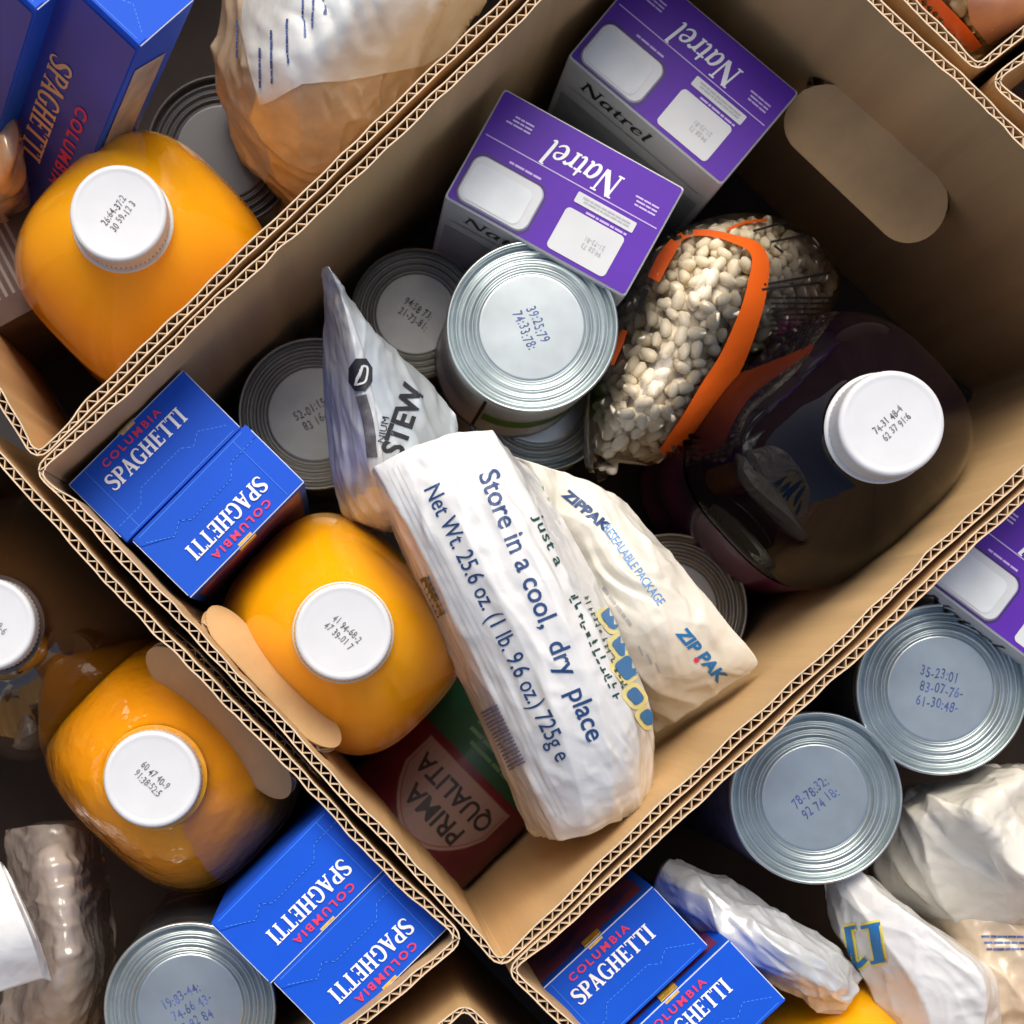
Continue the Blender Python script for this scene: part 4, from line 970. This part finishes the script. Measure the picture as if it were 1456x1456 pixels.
lb_.build('food_bag', 'white bag with blue and yellow letters beside silver pouch', 'bag', M_bagw)
def letters(m, gr, lift):
    gs = [ribbon([(1206, 1318), (1214, 1368)], 9 + gr), ribbon([(1243, 1316), (1252, 1366)], 14 + gr), ribbon([(1212, 1366), (1222, 1372), (1233, 1362)], 8 + gr), ribbon([(1202, 1320), (1218, 1317)], 5 + gr), ribbon([(1226, 1318), (1252, 1313)], 5 + gr), ribbon([(1240, 1368), (1260, 1364)], 5 + gr)]
    for k, g_ in enumerate(gs): lb_.geo('blue_letter' if gr == 0 else 'letter_outline', g_, m, 6, lift + k * .00004)
letters(M_yel, 7, .0004); letters(M_royal, 0, .0009)
wc = Bag([
 [(1268, 1126, .16), (1330, 1112, .200), (1380, 1106, .210), (1440, 1088, .210), (1510, 1080, .18)],
 [(1258, 1160, .17), (1318, 1140, .226), (1385, 1130, .240), (1450, 1112, .240), (1520, 1108, .20)],
 [(1248, 1205, .17), (1312, 1186, .220), (1390, 1165, .252), (1450, 1158, .236), (1520, 1160, .20)],
 [(1252, 1250, .17), (1318, 1238, .214), (1396, 1212, .236), (1456, 1215, .250), (1520, 1222, .20)],
 [(1292, 1288, .17), (1348, 1290, .204), (1405, 1276, .222), (1460, 1280, .232), (1520, 1290, .195)],
 [(1340, 1316, .165), (1378, 1326, .188), (1420, 1326, .198), (1465, 1328, .200), (1520, 1334, .18)]],
 .05, 160, 150, 22, .0030, .009, 31, direction=(.65, .75), noise_amp=.0006, length=(.03, .08), sharp=1.3, smooth=.35, crumple=(.0036, 7, 26, (.65, .75)), fine=80)
wc.build('food_bag', 'crumpled cream white bag beneath the bluish can', 'bag', M_bagc)
tb = Bag([
 [(1235, 1215, .12), (1320, 1225, .175), (1400, 1240, .185), (1470, 1255, .18), (1530, 1265, .13)],
 [(1255, 1285, .13), (1345, 1290, .195), (1410, 1302, .205), (1470, 1312, .20), (1530, 1320, .14)],
 [(1300, 1370, .13), (1380, 1365, .20), (1430, 1372, .21), (1480, 1380, .205), (1530, 1388, .14)],
 [(1345, 1460, .13), (1400, 1448, .195), (1440, 1448, .205), (1490, 1452, .20), (1530, 1455, .14)],
 [(1360, 1520, .12), (1410, 1520, .18), (1450, 1520, .185), (1490, 1520, .18), (1530, 1520, .12)]],
 .10, 110, 110, 30, .002, .007, 37, noise_amp=.0008, crumple=(.0035, 16, 30, (.8, .3)), fine=110)
tb.build('pasta_bag', 'tan pasta bag in clear film under the crumpled cream bag', 'pasta bag', M_pasta)
tb.geo('film_print', merge(*[xf(lines(1, 70, 6, 60 + k, .5), 1, 1, 1395 + 4 * k, 1330 + k * 9) for k in range(3)]), M_bink, 8, .0006)

# ---------------------------------------------------------------- lower-left bags
lw = Bag([
 [(-60, 1190, .25), (-30, 1205, .268), (0, 1226, .272), (6, 1236, .262)],
 [(-60, 1270, .27), (-20, 1270, .282), (22, 1280, .282), (34, 1290, .268)],
 [(-60, 1350, .27), (-10, 1345, .285), (46, 1340, .283), (58, 1350, .268)],
 [(-60, 1420, .26), (0, 1410, .272), (60, 1392, .268), (74, 1396, .258)]],
 .012, 60, 60, 8, .001, .008, 41, noise_amp=.0004, smooth=.1)
lw.build('food_bag', 'smooth white bag overlapping the rice bag', 'bag', M_bagw)
rb = Bag([
 [(10, 1180, .15), (40, 1175, .185), (70, 1172, .195), (105, 1176, .185), (130, 1190, .15)],
 [(10, 1240, .15), (50, 1235, .200), (80, 1232, .212), (115, 1238, .195), (138, 1250, .15)],
 [(20, 1310, .15), (60, 1305, .208), (95, 1300, .218), (122, 1304, .200), (144, 1315, .15)],
 [(10, 1380, .15), (60, 1375, .208), (98, 1368, .220), (128, 1370, .205), (148, 1378, .15)],
 [(0, 1440, .15), (50, 1436, .200), (90, 1430, .210), (122, 1428, .195), (144, 1430, .15)],
 [(-10, 1500, .14), (40, 1500, .18), (80, 1496, .19), (110, 1490, .18), (135, 1485, .14)]],
 .11, 130, 90, 24, .0022, .006, 43, direction=(1, -.5), noise_amp=.0005, length=(.015, .045), crumple=(.0016, 22, 36, (.8, -.6)), fine=160)
rb.build('rice_bag', 'crinkled clear film bag of pale rice by wrapped jug', 'rice bag', mat('rice_in_film', (.36, .31, .27), .25, coat=.9, coat_rough=.08, var=.3, vscale=40, bump=.35, bscale=70, bdist=.003))
# tan packet and dark carton at the far left
tp = Bag([
 [(-50, 130, .17), (-20, 132, .20), (10, 140, .215), (30, 150, .20), (48, 165, .17)],
 [(-50, 200, .17), (-20, 200, .21), (8, 205, .225), (30, 212, .21), (44, 222, .17)],
 [(-50, 270, .17), (-25, 268, .20), (0, 268, .21), (20, 272, .20), (32, 280, .17)],
 [(-50, 310, .15), (-30, 308, .17), (-10, 306, .175), (5, 306, .17), (16, 310, .15)]],
 .08, 60, 50, 40, .003, .007, 47, direction=(.2, 1), noise_amp=.001)
tp.build('snack_packet', 'glossy orange tan packet squeezed beside leaning blue box', 'packet', mat('amber_film', (.50, .24, .06), .2, .2, coat=.8, var=.5, vscale=40, vcol=(.55, .48, .42)))
c = P(14, 372, .15)
t = thing('cracker_carton', 'brown carton with pale stripes below the leaning blue boxes', 'carton', (c.x, c.y, .0055), (0, 0, math.radians(-62)))
obj('carton_body', bevel_box('carton_body', .062, .05, .15, .001), mat('carton_brown', (.10, .06, .05), .5, var=.3, vscale=40), t)
for k in range(7): flat('stripe', rectgeo([(-.026, -.02 + k * .0045), (.018, -.02 + k * .0045), (.018, -.0182 + k * .0045), (-.026, -.0182 + k * .0045)]), mat('stripe_grey', (.28, .23, .21), .5), t, lambda x, y, l: (x, y, .1504))

# ---------------------------------------------------------------- lying tomato can with a maroon and green label
ca, cb = P(752, 1010, .058), P(560, 1196, .058); ax = (cb - ca).normalized(); Rt, Ht = .050, .118
Z = Vector((ax.x, ax.y, 0)).normalized(); X = Vector((0, 0, 1)); Y = Z.cross(X); cen = (ca + cb) / 2 - Z * Ht / 2; cen.z = .006 + Rt * 1.02
m = Matrix.Translation(cen) @ Matrix((X, Y, Z)).transposed().to_4x4()
t = thing('tomato_can', 'can on its side with maroon and green shield label, under white bag', 'can', (0, 0, 0), matrix=m)
obj('tin_body', canmesh(Rt, Ht), M_tin_dull, t)
def tl(name, a0, a1, z0, z1, m_, r=1.002, n=20):
    v, f = [], []
    for k in range(n + 1):
        a = math.radians(a0 + (a1 - a0) * k / n); rr = Rt * r; v += [(rr * math.cos(a), rr * math.sin(a), z0), (rr * math.cos(a), rr * math.sin(a), z1)]
        if k: f.append((2 * k - 2, 2 * k, 2 * k + 1, 2 * k - 1))
    return obj(name, mesh(name, v, f, True), m_, t)
tl('paper_label', -180, 180, .006, Ht - .006, M_maroon, n=64)
tl('green_band', -75, 75, .012, .050, M_lgreen, 1.004, 32)
def on(x, y, l, r=1.006): a = x / Rt; return (Rt * r * math.cos(a) + l, Rt * r * math.sin(a), y)
# +Z of the can is the top of the lettering; x runs round the can
sgn = 1
sh = [(-.036, .055), (.036, .055), (.036, .072)] + [(.036 - .072 * k / 12, .072 + .030 * math.sin(math.pi * k / 12) ** .8 + .004) for k in range(13)] + [(-.036, .072)]
gsh = subdiv(rectgeo(sh), .005)
flat('shield', gsh, M_shield, t, lambda x, y, l: on(x, y, 0, 1.006))
for g_, zz, hh, wd in ((tgeo('QUALITA', .02), .061, .014, .060), (tgeo('PRIMA', .02), .080, .0125, .042)):
    gg_ = subdiv(xf(fit(g_, wd, hh), 1, dx=-wd / 2), .004)
    flat('shield_lettering', gg_, M_black, t, lambda x, y, l: on(x, y + zz, l, 1.010))
ol = ribbon([(a * .93, .058 + (b - .058) * .95) for a, b in sh] + [(sh[0][0] * .93, .058)], .0007, False)
flat('shield_outline', subdiv(ol, .005), mat('outline_red', (.25, .06, .05), .5), t, lambda x, y, l: on(x, y, 0, 1.009))
for k in range(3): flat('label_print', subdiv(xf(lines(3, .055, .018, 70 + k, .4), 1, dx=-.03, dy=.040 - k * .0), .006), mat('olive_print', (.10, .20, .10), .5), t, lambda x, y, l: on(x, y, 0, 1.008)) if k == 0 else None
